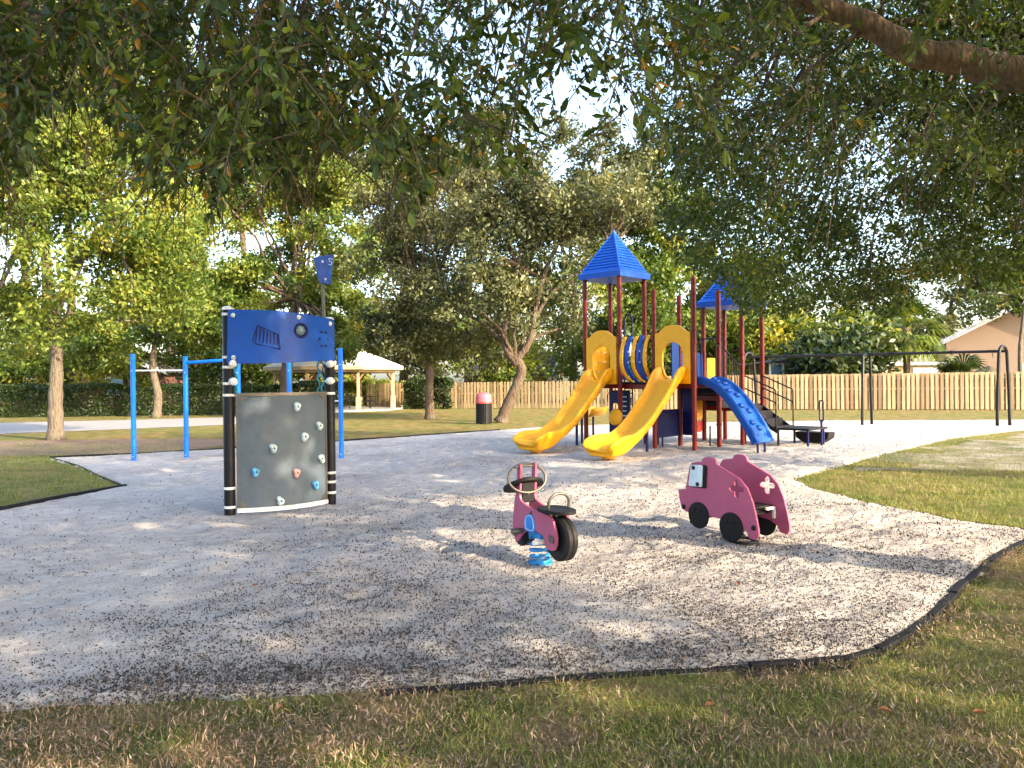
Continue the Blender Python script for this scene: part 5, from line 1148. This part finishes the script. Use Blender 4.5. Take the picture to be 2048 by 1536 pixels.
link('leaf_crumbs', leaves('leaf_crumbs', np.column_stack([q, z+.004]), rng.uniform(.011, .032, n)*far_s, rng.uniform(.005, .014, n)*far_s, np.clip(rng.normal(.4, .28, n), 0, 1), axis=np.array([0, 0, .35]), nrm=np.array([0, 0, 1.2]), fold=.35), 'debris', kind='stuff')
q = scatter(5200, crumbs, 14); n = len(q); z = np.maximum(sand_z(q[:, 0], q[:, 1]), .002)
oc = unit(np.array([(1, 0, 0), (-1, 0, 0), (0, 1, 0), (0, -1, 0), (0, 0, 1), (0, 0, -1)], float))*np.array([1.5, .8, .8])
Fo = np.array([(0, 2, 4), (2, 1, 4), (1, 3, 4), (3, 0, 4), (2, 0, 5), (1, 2, 5), (3, 1, 5), (0, 3, 5)])
a = rng.uniform(0, 6.28, n); ca, sa = np.cos(a), np.sin(a); sz = rng.uniform(.004, .008, n)
V = np.stack([oc[None, :, 0]*ca[:, None]-oc[None, :, 1]*sa[:, None], oc[None, :, 0]*sa[:, None]+oc[None, :, 1]*ca[:, None], np.broadcast_to(oc[None, :, 2], (n, 6))], 2)*sz[:, None, None]+np.column_stack([q, z+.004])[:, None]
link('acorns', raw_mesh('acorns', V.reshape(-1, 3), np.full(n*8, 3), (np.arange(n)[:, None, None]*6+Fo[None]).ravel(), np.zeros(n*6)), 'acorn', kind='stuff')
# a few single brown leaves
lp = smooth_outline([(0, 0), (.022, .02), (.03, .05), (.012, .085), (0, .10), (-.014, .082), (-.03, .05), (-.02, .02)], 3)
V = [(p[0], p[1], .012*math.sin(p[1]*30)+abs(p[0])*.45) for p in lp]; V.append((0, .05, .004)); nv = len(V)-1
dl = bpy.data.meshes.new('fallen_leaf'); dl.from_pydata(V, [], [(i, (i+1) % nv, nv) for i in range(nv)]); dl.materials.append(MATS['dry_leaf'])
for (px_, py_, lab) in [(505, 1190, 'orange brown leaf on open sand in front of the climbing wall'), (1478, 1190, 'orange leaf on sunlit sand in front of the toy truck'), (566, 1418, 'rust red leaf on turf along the black sand edging'),
        (1752, 1428, 'larger curled brown leaf on straw near the sand corner'), (1945, 1432, 'red brown leaf on dry turf beyond the sand corner'), (1410, 1420, 'orange leaf lying on turf in line with the toy truck')]:
    g = G(px_, py_); o = link('fallen_leaf', dl, None); zz = float(sand_z(np.array([g.x]), np.array([g.y]))[0]); o.location = (g.x, g.y, max(zz, 0.012)+.006)
    o.rotation_euler = (random.uniform(-.3, .3), random.uniform(-.3, .3), random.uniform(0, 6.28)); s = random.uniform(.5, .7)*(1.3 if 'larger' in lab else 1); o.scale = (s, s, s)
    tag(o, lab, 'leaf', 'single fallen leaves')
